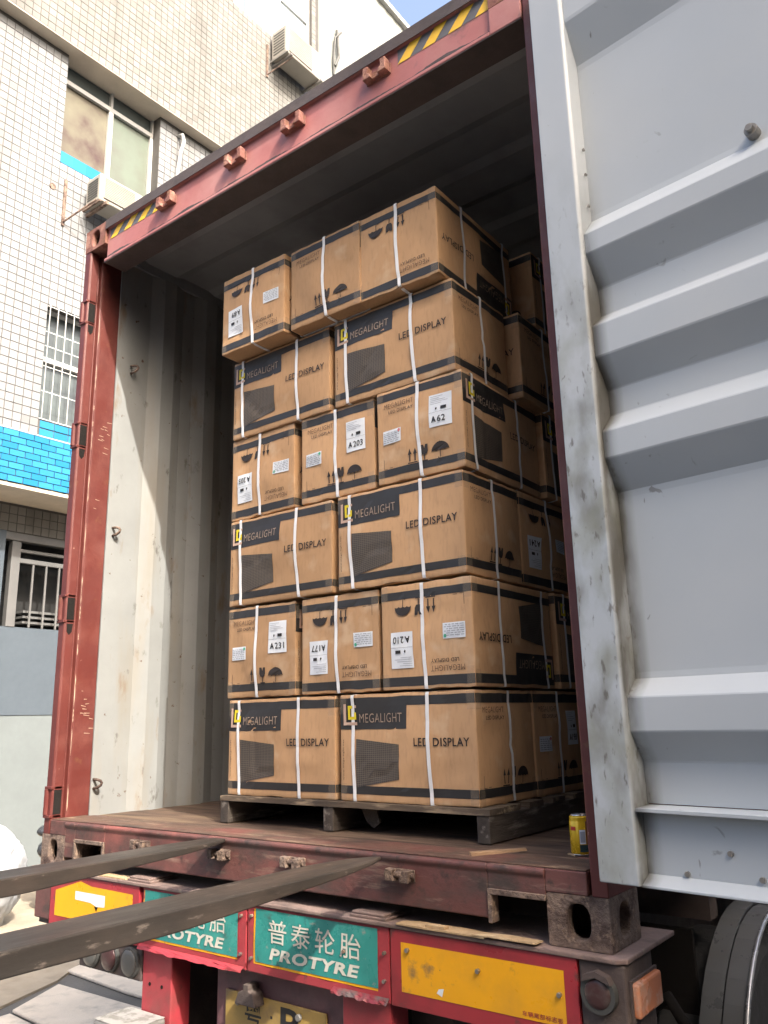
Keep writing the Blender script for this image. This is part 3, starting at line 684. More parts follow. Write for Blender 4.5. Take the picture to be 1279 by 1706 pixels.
def container():
    # left wall, right wall, roof, front wall
    L0 = corr(.235, 12.05, .078, -.024, .278, .072, .09)
    o = MB().sheet([(x, y) for x, y in L0], (-.004, 0), 2, FL-.02, 2.80, segs=1).obj('side_wall', M_wall, C_)
    R0 = [(2.438-x, y) for x, y in L0]
    MB().sheet(R0, (.004, 0), 2, FL-.02, 2.80).obj('side_wall', M_wall, C_)
    MB().box((.008, .235, FL-.06), (.05, 12.05, FL-.02)).obj('bottom_rail', M_darkred, C_)
    MB().box((2.388, .235, FL-.06), (2.43, 12.05, FL-.02)).obj('bottom_rail', M_darkred, C_)
    MB().box((.01, .179, 2.80), (.07, 12.05, 2.86)).obj('top_rail', M_roof, C_)
    MB().box((2.368, .179, 2.80), (2.428, 12.05, 2.86)).obj('top_rail', M_roof, C_)
    rf = corr(.12, 12.05, 2.86, -.014, .44, .17, .02)     # (z, y)
    MB().sheet([(y, z) for z, y in rf], (0, .004), 0, .02, 2.418).obj('roof_panel', M_roof, C_)
    MB().box((.01, 12.06, FL), (2.428, 12.1, 2.86)).obj('front_wall', M_wall, C_)
    # flat first strip of each wall next to the post
    MB().box((.055, .17, FL), (.062, .235, 2.80)).obj('post_flange', M_wall, C_)
    MB().box((.0, .178, FL+.0), (.054, .236, 2.78)).obj('post_back', M_red, C_)
    # posts: outer hinge strip, groove, inner plate
    pr = [(0, .002), (.040, .002), (.046, .010), (.046, .048), (.030, .052), (.030, .062), (.050, .066), (.052, .078), (.050, .176), (0, .176)]
    MB().prism(pr, 2, .118, H-.118).obj('corner_post', M_red, C_, bevel=.003)
    MB().prism([(2.438-x, y) for x, y in pr][::-1], 2, .118, H-.118).obj('corner_post', M_red, C_, bevel=.003)
    # chipped bright primer edge along the post corner
    rn = random.Random(5); z = .2; pale = mat('chipped_primer_edge', (.42, .30, .22), .6)
    while z < 2.45:
        L = rn.uniform(.02, .16); n = 6; V = []
        for i in range(n+1):
            w = rn.uniform(.0008, .0035)*(1 if 0 < i < n else .1); V += [(.0525, .0685-w*.4, z+L*i/n), (.0525, .0685+w, z+L*i/n)]
        mb = MB(); mb.add(V, [(2*i, 2*i+1, 2*i+3, 2*i+2) for i in range(n)]); struct(mb.obj('paint_chip', pale, C_, fix=False), 'stuff'); z += L+rn.uniform(.0, .12)
    for k in range(26):
        y = rn.uniform(.085, .15); zz = rn.choice((1.90, 1.90, 1.82, 1.55, .62, .55))+rn.gauss(0, .03); L = rn.uniform(.006, .03); dz = rn.uniform(-.005, .004)
        mb = MB(); mb.add([(.0515, y, zz), (.0515, y+L, zz+dz), (.0515, y+L, zz+dz+.0015), (.0515, y, zz+.003)], [(0, 1, 2, 3)]); mb.obj('scratch', pale, C_, fix=False)
    # header
    hp = [(.0, 2.896), (.0, 2.862), (.014, 2.852), (.014, 2.70), (.0, 2.690), (.0, 2.676), (.112, 2.676), (.112, 2.84), (.2, 2.862), (.2, 2.896)]
    MB().prism(hp, 0, .163, 2.275).obj('door_header', M_header, C_, bevel=.003)
    MB().prism([(.0, 2.676), (.112, 2.676), (.112, 2.777), (.0, 2.777)], 0, 2.2755, 2.39).obj('header_end', M_header, C_, bevel=.003)
    MB().prism([(-.003, 2.850), (-.003, 2.8985), (.2, 2.8985), (.2, 2.8965), (-.0005, 2.8965), (-.0005, 2.850)], 0, .163, 2.275).obj('header_rain_lip', M_lip, C_)
    MB().box((.163, .002, 2.672), (2.388, .114, 2.6755)).obj('header_underside_gasket', M_lip, C_)
    mb = MB(); V = []; n = 200
    for i in range(n+1):
        x = .17+(2.10*i/n); hgt = .004+.016*max(0, noise.noise(Vector((x*6, 2, 0)))+.25)+rn.uniform(0, .003); V += [(x, .0132, 2.7005), (x, .0132, 2.7005+hgt)]
    mb.add(V, [(2*i, 2*i+2, 2*i+3, 2*i+1) for i in range(n)]); mb.obj('grime_edge', M_lip, C_, fix=False)
    # sill
    sp = [(.0, .04), (.0, .150), (-.006, .158), (-.006, .166), (.002, .173), (.16, .173), (.16, .163), (.03, .16), (.03, .04)]
    def sill(x0, x1, z0=.04):
        p = [(y, max(z, z0)) for y, z in sp]; return MB().prism(p, 0, x0, x1)
    pocket = ((.232, .43), (2.110, 2.2745))
    sill(.430, 2.110).obj('door_sill', M_sill, C_, bevel=.004)
    for a, b in ((.163, .232), (.232, .43), (2.110, 2.2745)):
        z0 = .04 if b < .24 else .098
        sill(a, b, z0).obj('door_sill', M_sill, C_, bevel=.003)
    for a, b in pocket:    # welded frame round the fork pocket
        mb = MB(); t = .012
        mb.box((a, -.006, .098), (b, .03, .112)); mb.box((a, -.006, .03), (a+t, .03, .0979))
        if b < 1: mb.box((b-t, -.006, .03), (b, .03, .0979))
        MB().box((a, .12, .03), (b, .125, .10)).obj('pocket_back', M_black, C_)
        mb.obj('pocket_frame', M_rust, C_, bevel=.002)
    MB().box((.163, .17, .02), (2.275, .2, .16)).obj('sill_web', M_black, C_)
    MB().box((.056, .003, .1735), (2.384, .158, .1765)).obj('threshold_plate', mat('worn_brown_threshold', (.11, .065, .045), .7, spots=[((.05, .035, .028), 6, .45, .65, (.6, 2, 1)), ((.26, .18, .12), 14, .55, .70, (.5, 2, 1)), ((.14, .05, .04), 4, .5, .7)], bump=.5, bscale=35), C_, bevel=.001)
    # threshold plate ends over castings
    MB().box((.052, .0, .1185), (.163, .2, .1725)).obj('threshold_end', M_sill, C_, bevel=.003)
    MB().box((2.275, .0, .1185), (2.386, .2, .1725)).obj('threshold_end', M_sill, C_, bevel=.003)
    # timber floor: boards across the width, nearest ones apart
    y = .1615
    for k in range(40):
        wd = .298; dz = random.uniform(-.0015, .0015)
        o = MB().box((.06, y, FL-.028), (2.378, y+wd-.003, FL+dz)).obj('floor_plank', M_floor, C_, bevel=.002); y += wd
        if y > 11.9: break
    # hinge lugs on the left post
    for z in (2.46, 1.84, 1.04, .24):
        mb = MB()
        mb.box((-.004, -.004, z+.05), (.046, .05, z+.062)); mb.box((-.004, -.004, z-.062), (.046, .05, z-.05))
        mb.cyl((.008, .004, z-.05), 2, .013, .10, 14)
        mb.prism([(.047, .006), (.047, .044), (.046, .044), (.046, .006)], 2, z-.05, z+.05) if False else None
        mb.obj('hinge_lug', [M_red], C_, bevel=.002)
        MB().prism([(.0, z-.062), (.0, z-.12), (.02, z-.118), (.036, z-.10), (.04, z-.062)][::-1], 0, .0462, .0475).obj('lug_shadow', M_black, C_) if False else None
        mb = MB(); mb.box((.0462, .010, z-.048), (.0472, .044, z+.048)); mb.obj('lug_shadow', M_black, C_)  # black patch painted for the shadow between the lug plates
        vs = []
        MB().prism([(.012, z-.066), (.014, z-.10), (.026, z-.115), (.038, z-.10), (.042, z-.066)], 0, .0462, .0472).obj('lug_shadow', M_black, C_)  # black patch painted for the shadow below the lug
    # cam keepers: two jaws on a pad, four on the header and four on the sill
    def keeper(x, z, top):
        m = M_rustred if top else M_rust
        mb = MB(); y = .014 if top else 0.
        s_ = 1 if top else -1
        mb.box((x-.055, y-.006, z-.022), (x+.055, y, z+.022))
        mb.prism([(x-.052, z-.02), (x-.015, z-.02), (x-.02, z-.002), (x-.030, z+.004), (x-.026, z+.03), (x-.05, z+.032)], 1, y-.034, y-.006)
        mb.prism([(x+.052, z-.02), (x+.015, z-.02), (x+.02, z-.002), (x+.030, z+.004), (x+.026, z+.03), (x+.05, z+.032)], 1, y-.034, y-.006)
        mb.box((x-.02, y-.02, z-.019), (x+.02, y-.006, z-.004))
        if not top:
            mb = MB()
            mb.box((x-.045, y-.006, z-.014), (x+.045, y, z+.018))
            mb.prism([(x-.04, z-.012), (x-.012, z-.012), (x-.018, z+.004), (x-.014, z+.018), (x-.04, z+.02)], 1, y-.03, y-.006)
            mb.prism([(x+.04, z-.014), (x+.012, z-.014), (x+.014, z+.002), (x+.022, z+.018), (x+.044, z+.018)], 1, y-.034, y-.006)
            mb.cyl((x-.05, y-.014, z+.004), 0, .009, .10, 10)
        return mb.obj('cam_keeper', m, C_, bevel=.004)
    for x in (.622, 1.072, 1.40, 1.815): keeper(x, 2.795, True)
    for x in (.665, 1.088, 1.425, 1.835): keeper(x, .118, False)
    # hazard tape, sloping stripes
    def tape(xa, xb, z0, z1, k):
        sh = Sheet(); n = 0; x = xa; w = .052
        fm = lambda u, v, t: (u, .014-t-.0006, v)
        sh.rect(xa, z0, xb, z1, M_chinese_tape_k, .0002, .5)
        while x < xb-.02:
            p = [(x, z0), (x+w, z0), (x+w+.055, z1), (x+.055, z1)]
            p = [(min(max(u, xa), xb), v) for u, v in p]
            sh.poly(p, M_chinese_tape_y, .0012); x += w*2.05
        sh.build('hazard_tape', fm, None, C_)
    tape(.185, .555, 2.795, 2.848, 0); tape(1.90, 2.270, 2.79, 2.850, 1)
    # lashing rings on the left wall
    for z, y in ((1.425, .20), (.315, .18), (2.25, .25)):
        MB().tube([(.062, y, z+.004), (.085, y+.004, z+.003), (.100, y+.010, z-.002), (.104, y+.014, z-.010), (.100, y+.012, z-.020), (.085, y+.006, z-.030), (.062, y+.002, z-.034)], .006).obj('lashing_ring', M_rust, C_, smooth=True)
container()

# ------------------------------------------------------------------ right-hand door leaf, opened about 173 degrees
def door():
    D = bpy.data.objects.new('door', None); COL.objects.link(D); D.parent = C_
    D['label'] = 'open grey painted door leaf with horizontal ridges and a dirty hinge stile'
    D.location = (2.448, -.065, 0); D.rotation_euler = (0, 0, math.radians(-7))
    zb, zt = .167, 2.74; Wd = 1.17
    # local x along the leaf, local y = depth away from the viewer
    st = MB(); st.prism([(0, .0), (.098, .0), (.106, .008), (.106, .070), (0, .070)], 2, zb, zt); st.obj('hinge_stile', M_door, D, bevel=.003)
    MB().box((Wd-.1, 0, zb), (Wd, .070, zt)).obj('lock_stile', M_door, D, bevel=.004)
    prof = [(2.74, .012), (2.50, .012), (2.37, .062), (1.862, .062), (1.80, .012), (1.742, .012), (1.652, .062), (1.572, .062), (1.528, .012), (1.44, .012), (1.36, .062), (1.29, .062), (1.235, .012), (1.164, .012), (1.08, .062), (.622, .062), (.578, .012), (.50, .012), (.432, .062), (.336, .062)]
    # soften corners and add faint unevenness
    fine = []
    for (z0, y0), (z1, y1) in zip(prof, prof[1:]):
        for k in range(2):
            t = (.03, .97)[k]; fine.append((y0+(y1-y0)*t, z0+(z1-z0)*t))
    fine = fine[::-1]
    mb = MB(); n = len(fine); segs = 16; vs = []; fs = []
    for k in range(segs+1):
        x = .1065+(Wd-.1-.107)*k/segs
        for (y, z) in fine:
            dd = .0012*noise.noise(Vector((x*3, z*3, 1.3)))
            vs.append((x, y+dd, z))
        for (y, z) in fine: vs.append((x, y+.004, z))
    for k in range(segs):
        o = k*2*n; q = o+2*n
        for i in range(n-1): fs += [(o+i, o+i+1, q+i+1, q+i), (o+n+i+1, o+n+i, q+n+i, q+n+i+1)]
    mb.add(vs, fs); o = mb.obj('corrugated_panel', M_door, D, fix=True)
    # bottom rail
    MB().prism([(.0, .325), (.0, .333), (.065, .337), (.065, .325)], 0, .107, Wd-.101).obj('rail_shelf', M_door, D, bevel=.001)
    MB().box((.107, .034, .192), (Wd-.101, .04, .325)).obj('bottom_rail', M_door, D)
    MB().prism([(.0, .167), (.0, .172), (.034, .192), (.04, .192), (.04, .167)], 0, .107, Wd-.101).obj('rail_foot', M_door, D, bevel=.001)
    MB().box((-.008, .02, zb+.004), (-.0004, .055, zt)).obj('door_gasket', M_gasket, D)
    # outside skin and hinges, lock rods (seen only from the back)
    MB().box((0, .0705, zb), (Wd, .074, zt)).obj('outer_skin', M_red, D)
    for x in (.35, .8): MB().cyl((x, .10, zb), 2, .017, zt-zb, 12).obj('lock_rod', M_grey_metal, D, smooth=False)
    for z in (.24, 1.04, 1.84, 2.46):
        MB().box((-.05, .0745, z-.045), (.12, .086, z+.045)).obj('hinge_blade', M_red, D, bevel=.003)
    # bolt heads
    mb = MB(); mb.cyl((.552, .036, 1.885), 1, .016, .028, 16); mb.cyl((.552, .024, 1.885), 1, .010, .013, 6); mb.obj('bolt', M_grey_metal, D, bevel=.001)
    for z in (2.08, 2.0, 1.9, 1.72):
        MB().cyl((.112, .040, z), 1, .004, .006, 8).obj('rivet', M_screw, D)
    for x, z in ((.20, .2), (.36, .205), (.30, .25)): MB().cyl((x, .028, z), 1, .006, .008, 10).obj('rivet', M_screw, D)
door()

# ==================================================================== PALLET AND CARTONS
PX0, PX1, PY0, PY1 = .775, 1.968, .262, 1.43
def pallet():
    P = thing('pallet', 'dark weathered wooden pallet carrying the stack of cartons on the container floor', 'pallet', ((PX0+PX1)/2, (PY0+PY1)/2, FL))
    ox, oy = (PX0+PX1)/2, (PY0+PY1)/2
    for x in (PX0, 1.352-.05, PX1-.048):
        mb = MB(); mb.box((x-ox, PY0-oy+.004, .0025), (x-ox+.046, PY1-oy-.004, .083)); mb.obj('stringer', M_wood2, P, bevel=.004)
    y = PY0; k = 0
    while y < PY1-.05:
        w = .095; dx = random.uniform(-.006, .006)
        mb = MB(); n = 14
        xs = [PX0-ox+dx+(PX1-PX0)*i/n for i in range(n+1)]
        f = [(x, y-oy+random.uniform(-.004, .004), .084+random.uniform(-.001, .001)) for x in xs]
        for i in range(n):
            a, b = f[i], f[i+1]
            mb.add([(a[0], a[1], .0835), (b[0], b[1], .0835), (b[0], y-oy+w, .0835), (a[0], y-oy+w, .0835), (a[0], a[1], .101), (b[0], b[1], .101), (b[0], y-oy+w, .101), (a[0], y-oy+w, .101)],
                   [(3, 2, 1, 0), (4, 5, 6, 7), (0, 1, 5, 4), (2, 3, 7, 6)]+([(0, 4, 7, 3)] if i == 0 else [])+([(1, 2, 6, 5)] if i == n-1 else []))
        mb.obj('deck_board', M_wood, P, bevel=0); y += w+.062 if k else w+.01; k += 1
    # splintered piece hanging below the deck
    MB().prism([(.03-.0, .083), (.10, .083), (.115, .03), (.09, .012), (.06, .03)], 1, -.50, -.49).obj('splinter', M_wood2, P)
pallet()

LW, SW, BH = .556, .368, .353
def shapes_umbrella(sh, u, v, s, m):
    # canopy with scalloped lower rim, stick and crook
    pts = []
    for i in range(13):
        a = math.pi*i/12; pts.append((u+s*.5*math.cos(a), v+.42*s+.44*s*math.sin(a)))
    for k in range(4):
        x0 = u-s*.5+s*.25*k
        for q in (.25, .5, .75): pts.append((x0+s*.25*q, v+.42*s+.05*s*math.sin(math.pi*q)))
        if k < 3: pts.append((x0+s*.25, v+.42*s))
    sh.poly(pts, m)
    sh.poly([(u-.02*s, v+.12*s), (u+.02*s, v+.12*s), (u+.02*s, v+.44*s), (u-.02*s, v+.44*s)], m)
    sh.poly([(u-.02*s, v+.12*s), (u-.07*s, v+.02*s), (u-.14*s, v+.04*s), (u-.15*s, v+.12*s), (u-.12*s, v+.12*s), (u-.10*s, v+.06*s), (u-.06*s, v+.06*s), (u+.02*s, v+.14*s)], m)
    sh.poly([(u-.012*s, v+.84*s), (u+.012*s, v+.84*s), (u, v+.94*s)], m)
def shapes_glass(sh, u, v, w, h, m):
    sh.poly([(u-w*.5, v+h), (u-w*.48, v+h*.6), (u-w*.3, v+h*.42), (u+w*.3, v+h*.42), (u+w*.48, v+h*.6), (u+w*.5, v+h), (u+w*.15, v+h), (u+w*.02, v+h*.78), (u-w*.12, v+h)], m)
    sh.poly([(u-w*.07, v+h*.08), (u+w*.07, v+h*.08), (u+w*.07, v+h*.43), (u-w*.07, v+h*.43)], m)
    sh.poly([(u-w*.4, v), (u+w*.4, v), (u+w*.4, v+h*.07), (u-w*.4, v+h*.07)], m)
def shapes_arrows(sh, u, v, w, h, m):
    for k in (-.27, .27):
        c = u+k*w
        sh.poly([(c-w*.06, v+h*.14), (c+w*.06, v+h*.14), (c+w*.06, v+h*.62), (c-w*.06, v+h*.62)], m)
        sh.poly([(c-w*.2, v+h*.6), (c+w*.2, v+h*.6), (c, v+h)], m)
    sh.poly([(u-w*.5, v), (u+w*.5, v), (u+w*.5, v+h*.07), (u-w*.5, v+h*.07)], m)

def long_print(w=LW, h=BH):
    P = {}
    s = Sheet(); s.rect(.0006, .236, .292, .3125, M_band, .0008); P['logo_block'] = s
    s = Sheet()
    s.poly([(.018, .250), (.076, .250), (.076, .260), (.029, .260), (.029, .322), (.018, .322)], M_pink, .0030)
    s.poly([(.037, .269), (.073, .269), (.073, .293), (.064, .293), (.064, .279), (.047, .279), (.047, .306), (.058, .306), (.058, .316), (.037, .316)], M_yellow, .0030)
    s.rect(.066, .308, .074, .317, M_pink, .0030)
    P['logo_mark'] = s
    s = Sheet(); s.text('MEGALIGHT', .088, .258, .186, .030, M_tan, .0030, off=-.010); P['brand_lettering'] = s
    s = Sheet(); s.text('LED DISPLAY', .322, .180, .208, .027, M_inkbrown, .0022, off=.012); P['product_lettering'] = s
    s = Sheet(); s.text('www.mega-light.net', .020, .068, .135, .0075, M_inkbrown, .0022, off=.01, rot=90); P['web_lettering'] = s
    s = Sheet(); A, B, C2, D2 = (.070, .045), (.255, .075), (.255, .186), (.070, .204)
    s.quad(A, B, C2, D2, M_pic, .0012)
    def bl(u, v):
        a, b, c, d = [np.array(q) for q in (A, B, C2, D2)]; return tuple((a*(1-u)+b*u)*(1-v)+(d*(1-u)+c*u)*v)
    for i in range(1, 22):
        u = 1-(1-i/22)**1.15; s.quad(bl(u, 0), bl(u+.008, 0), bl(u+.008, 1), bl(u, 1), M_picline, .0020, .04)
    for i in range(1, 22):
        v = i/22; s.quad(bl(0, v), bl(1, v), bl(1, v+.010), bl(0, v+.010), M_picline, .0020, .04)
    P['screen_picture'] = s
    return P
def short_print():
    P = {}
    s = Sheet(); s.text('MEGALIGHT', .036, .281, .130, .0185, M_inkfaint, .0022, off=-.002); P['brand_lettering'] = s
    s = Sheet(); s.text('LED DISPLAY', .056, .259, .108, .0125, M_inkbrown, .0022, off=.008); P['product_lettering'] = s
    s = Sheet(); shapes_arrows(s, .158, .052, .040, .055, M_inkbrown); shapes_glass(s, .207, .050, .030, .060, M_inkbrown); shapes_umbrella(s, .272, .046, .072, M_inkbrown); P['handling_symbols'] = s
    s = Sheet()
    for (a, b, c, d) in ((.028, .052, .030, .09), (.031, .052, .045, .054), (.055, .054, .07, .056)): s.rect(a, b, c, d, M_inkfaint, .0008)
    P['corner_marks'] = s
    return P
def address_label(code):
    s = Sheet(); s.rect(.235, .162, .326, .283, M_label, .0018)
    s.rect(.236, .214, .325, .2147, M_ink, .0032)
    for k, w in enumerate((.05, .035, .06, .07, .045)): s.rect(.241, .274-k*.0068, .241+w, .2754-k*.0068, M_inkgrey, .0028)
    s.rect(.284, .223, .306, .234, M_ink, .0032); s.rect(.288, .226, .302, .2285, M_inkgrey, .0023); s.poly([(.262, .226), (.266, .222), (.270, .228), (.266, .234)], M_ink, .0032)
    a, *n = code.split(' ')
    s.text(a, .246, .178, .019, .022, M_ink, .0032, off=.03); s.text(n[0], .270, .177, .0145*len(n[0])+.002, .0235, M_ink, .0032, off=.012)
    return s
def small_sticker(dot):
    s = Sheet(); s.rect(.028, .146, .112, .197, M_label, .0018)
    for k in range(6):
        x = .032
        while x < .10:
            w = random.uniform(.006, .018); s.rect(x, .151+k*.007, min(x+w, .106), .1535+k*.007, M_inkgrey, .0028); x += w+.004
    for x in (.055, .085): s.rect(x, .149, x+.0006, .193, M_inkgrey, .0022)
    if dot:
        c = (.103, .188); s.poly([(c[0]+.006*math.cos(a*math.pi/6), c[1]+.006*math.sin(a*math.pi/6)) for a in range(12)], dot, .0026)
    return s
LP_, SP_ = long_print(), short_print()

def make_box(kind, x, y, z, flip=False, code=None, dot=None, side=None, label='', rz=0, seed=0, faces=('front', 'right'), hh=BH):
    """kind 'long': long face towards the door opening. (x, y, z) = left-front-bottom corner"""
    sx, sy = (LW, SW) if kind == 'long' else (SW, LW)
    R = thing('carton', label, 'cardboard box', (x+sx/2, y+sy/2, z), rz, 'strapped cartons on the pallet')
    rnd = random.Random(seed); hx, hy = sx/2, sy/2; h = hh
    amp = {k: rnd.uniform(.004, .011) for k in ('front', 'right', 'back', 'left')}
    sh = {k: (rnd.uniform(0, 50), rnd.uniform(0, 50)) for k in amp}
    def disp(face, u, v):      # u, v in 0..1
        w = max(0, (1-(2*u-1)**4)*(1-(2*v-1)**4))
        a, b = sh[face]; nn = noise.noise(Vector((u*2.5+a, v*2.5+b, 0)))*.0075+noise.noise(Vector((u*7+a, v*6+b, 4)))*.0022
        rid = abs(noise.noise(Vector((u*3+b, v*2.2+a, 9)))); crease = -.0060*max(0, 1-rid*14)
        return w*(amp[face]*1.0*math.sin(math.pi*u)**.7*math.sin(math.pi*v)**.7+nn+crease)
    cache = {}
    US, VS = {}, {}
    for f in amp:
        nu, nv = (20, 14) if f in ('front', 'right') else (6, 6)
        US[f] = [0, .008, .03]+[.03+.94*i/nu for i in range(1, nu)]+[.97, .992, 1]; VS[f] = [0, .012, .04]+[.04+.92*i/nv for i in range(1, nv)]+[.96, .988, 1]
        cache[f] = [[disp(f, u, v) for u in US[f]] for v in VS[f]]
    def disp2(f, u, v):
        u = min(max(u, 0), 1); v = min(max(v, 0), 1); U, V = US[f], VS[f]
        i = min(max(bisect.bisect_right(U, u)-1, 0), len(U)-2); j = min(max(bisect.bisect_right(V, v)-1, 0), len(V)-2)
        a = (u-U[i])/(U[i+1]-U[i]); b = (v-V[j])/(V[j+1]-V[j]); c = cache[f]
        return (c[j][i]*(1-a)+c[j][i+1]*a)*(1-b)+(c[j+1][i]*(1-a)+c[j+1][i+1]*a)*b
    mb = MB(); r = .004
    def grid(P, nu, nv):
        us = [0, .008, .03]+[.03+.94*i/nu for i in range(1, nu)]+[.97, .992, 1]; vs_ = [0, .012, .04]+[.04+.92*i/nv for i in range(1, nv)]+[.96, .988, 1]
        V = [P(u, v) for v in vs_ for u in us]; n = len(us)
        mb.add(V, [(j*n+i, j*n+i+1, (j+1)*n+i+1, (j+1)*n+i) for j in range(len(vs_)-1) for i in range(n-1)])
    def rnd_(p):
        q = [min(max(p[0], -hx+r), hx-r), min(max(p[1], -hy+r), hy-r), min(max(p[2], r), h-r)]
        d = [p[i]-q[i] for i in range(3)]; L = math.sqrt(sum(t*t for t in d))
        return tuple(q[i]+d[i]/L*r for i in range(3)) if L > 1e-9 else tuple(p)
    def on(face, u, v, lift=0):
        d = disp2(face, u, v)+lift*1.5; e = (max(0, abs(2*v-1)-.72)/.28)**2*.0042*noise.noise(Vector((u*7+sh[face][0], 3 if v > .5 else 8, 1)))
        if face == 'front': p = rnd_((-hx+u*sx, -hy, v*h)); return (p[0], p[1]-d, p[2]+e)
        if face == 'back': p = rnd_((-hx+u*sx, hy, v*h)); return (p[0], p[1]+d, p[2]+e)
        if face == 'right': p = rnd_((hx, -hy+u*sy, v*h)); return (p[0]+d, p[1], p[2]+e)
        p = rnd_((-hx, -hy+u*sy, v*h)); return (p[0]-d, p[1], p[2]+e)
    for f in ('front', 'right', 'back', 'left'):
        grid(lambda u, v: on(f, u, v), 20 if f in ('front', 'right') else 6, 14 if f in ('front', 'right') else 6)
    def flap(u, v, top):
        p = rnd_((-hx+u*sx, -hy+v*sy, h if top else 0)); w = (1-(2*u-1)**6)*(1-(2*v-1)**6)
        dz = noise.noise(Vector((u*4+seed, v*4, 2 if top else 7)))*.004*w
        return (p[0], p[1], p[2]+(dz if top else -dz*.3))
    grid(lambda u, v: flap(u, v, True), 8, 8); grid(lambda u, v: flap(u, v, False), 8, 8)
    # keep one closed body
    o = mb.obj('cardboard_body', M_card, R, fix=False, smooth=True)
    bm = bmesh.new(); bm.from_mesh(o.data); bmesh.ops.remove_doubles(bm, verts=bm.verts, dist=.0045) if False else bmesh.ops.remove_doubles(bm, verts=bm.verts, dist=.0003); bmesh.ops.recalc_face_normals(bm, faces=bm.faces)
    bm.to_mesh(o.data); bm.free()
    # black bands round the top and the foot
    for nm, (v0, v1) in (('upper_band', (.312, .342)), ('lower_band', (.024, .051))):
        vv = [(v0, v1)] if not flip else [(h-v1, h-v0)]
        mb = MB()
        for f in ('front', 'right', 'back', 'left'):
            n = 22; wf = sx if f in ('front', 'back') else sy
            V = []
            for j in (0, 1, 2):
                for i in range(n+1):
                    u = i/n; V.append(on(f, u, (vv[0][0]+(vv[0][1]-vv[0][0])*j/2)/h, .0007))
            mb.add(V, [(j*(n+1)+i, j*(n+1)+i+1, (j+1)*(n+1)+i+1, (j+1)*(n+1)+i) for j in range(2) for i in range(n)])
        mb.obj(nm, M_band, R, fix=False)
    for f in faces:
        wf = sx if f in ('front', 'back') else sy
        fm = lambda u, v, t, f=f, wf=wf: on(f, u/wf, v/h, t)
        P = LP_ if wf > .45 else SP_
        fl = (wf, h) if flip else None
        for nm, s in P.items(): s.build(nm, fm, None, R, fl)
        cd, dt = (code, dot) if (f == 'front') else (side or (None, None))
        if wf < .45:
            if cd: address_label(cd).build('address_label', fm, None, R, fl, label='white paper label marked %s' % cd)
            if dt is not False and (dt or cd): small_sticker(dt or None).build('packing_sticker', fm, None, R, fl, label='small white sticker with fine print')
        # clear tape folded over the upper and lower corners
        for (a, b) in ((.0005, .030), (wf-.030, wf-.0005)):
            jj = rnd.uniform(.0, .02)
            Sheet().rect(a, h-.052-jj, b, h-.002, M_tapeclear, .0022, .012).build('packing_tape', fm, None, R)
            Sheet().rect(a, .002, b, .048+jj, M_tapeclear, .0022, .012).build('packing_tape', fm, None, R)
    # straps
    def loop(axis, c0, bow):
        """axis 'x': loop in the y-z plane at x = c0 ; 'y': loop in the x-z plane at y = c0"""
        pts = []; nr = []
        f1, f2 = ('front', 'back') if axis == 'x' else ('right', 'left')
        L = sx if axis == 'x' else sy; half = hx if axis == 'x' else hy
        def P(f, v):
            wob = bow*((1-v)**3)*.014-bow*.004*math.sin(math.pi*v)
            cc = c0+wob; q = on(f, (cc+half)/L, v, .0022 if .03 < v < .97 else .004); return q
        vs_ = [.0, .03]+[.03+.94*i/12 for i in range(1, 12)]+[.97, 1.0]
        for v in vs_: pts.append(P(f1, v)); nr.append((0, -1, 0) if axis == 'x' else (1, 0, 0))
        if axis == 'x': pts += [(pts[-1][0], -hy+.02, h+.001), (pts[-1][0], hy-.02, h+.001)]
        else: pts += [(hx-.02, pts[-1][1], h+.001), (-hx+.02, pts[-1][1], h+.001)]
        nr += [(0, 0, 1)]*2
        for v in vs_[::-1]: pts.append(P(f2, v)); nr.append((0, 1, 0) if axis == 'x' else (-1, 0, 0))
        if axis == 'x': pts += [(pts[0][0], hy-.02, -.0012), (pts[0][0], -hy+.02, -.0012)]
        else: pts += [(-hx+.02, pts[0][1], -.0012), (hx-.02, pts[0][1], -.0012)]
        nr += [(0, 0, -1)]*2
        MB().ribbon(pts, (1, 0, 0) if axis == 'x' else (0, 1, 0), nr, .0135, .0009).obj('strap', M_strap, R)
    lo, hi = -LW/2+.066, -LW/2+.386
    if flip: lo, hi = -hi, -lo
    lo += rnd.uniform(-.008, .008); hi += rnd.uniform(-.008, .008); mid = rnd.uniform(-.02, .008)
    if kind == 'long': loop('x', lo, rnd.uniform(.3, 1.)); loop('x', hi, rnd.uniform(.3, 1.)); loop('y', mid+.01, rnd.uniform(.3, .9))
    else: loop('x', mid, rnd.uniform(.1, .7)); loop('y', lo, rnd.uniform(.3, 1.)); loop('y', hi, rnd.uniform(.3, 1.))
    return R

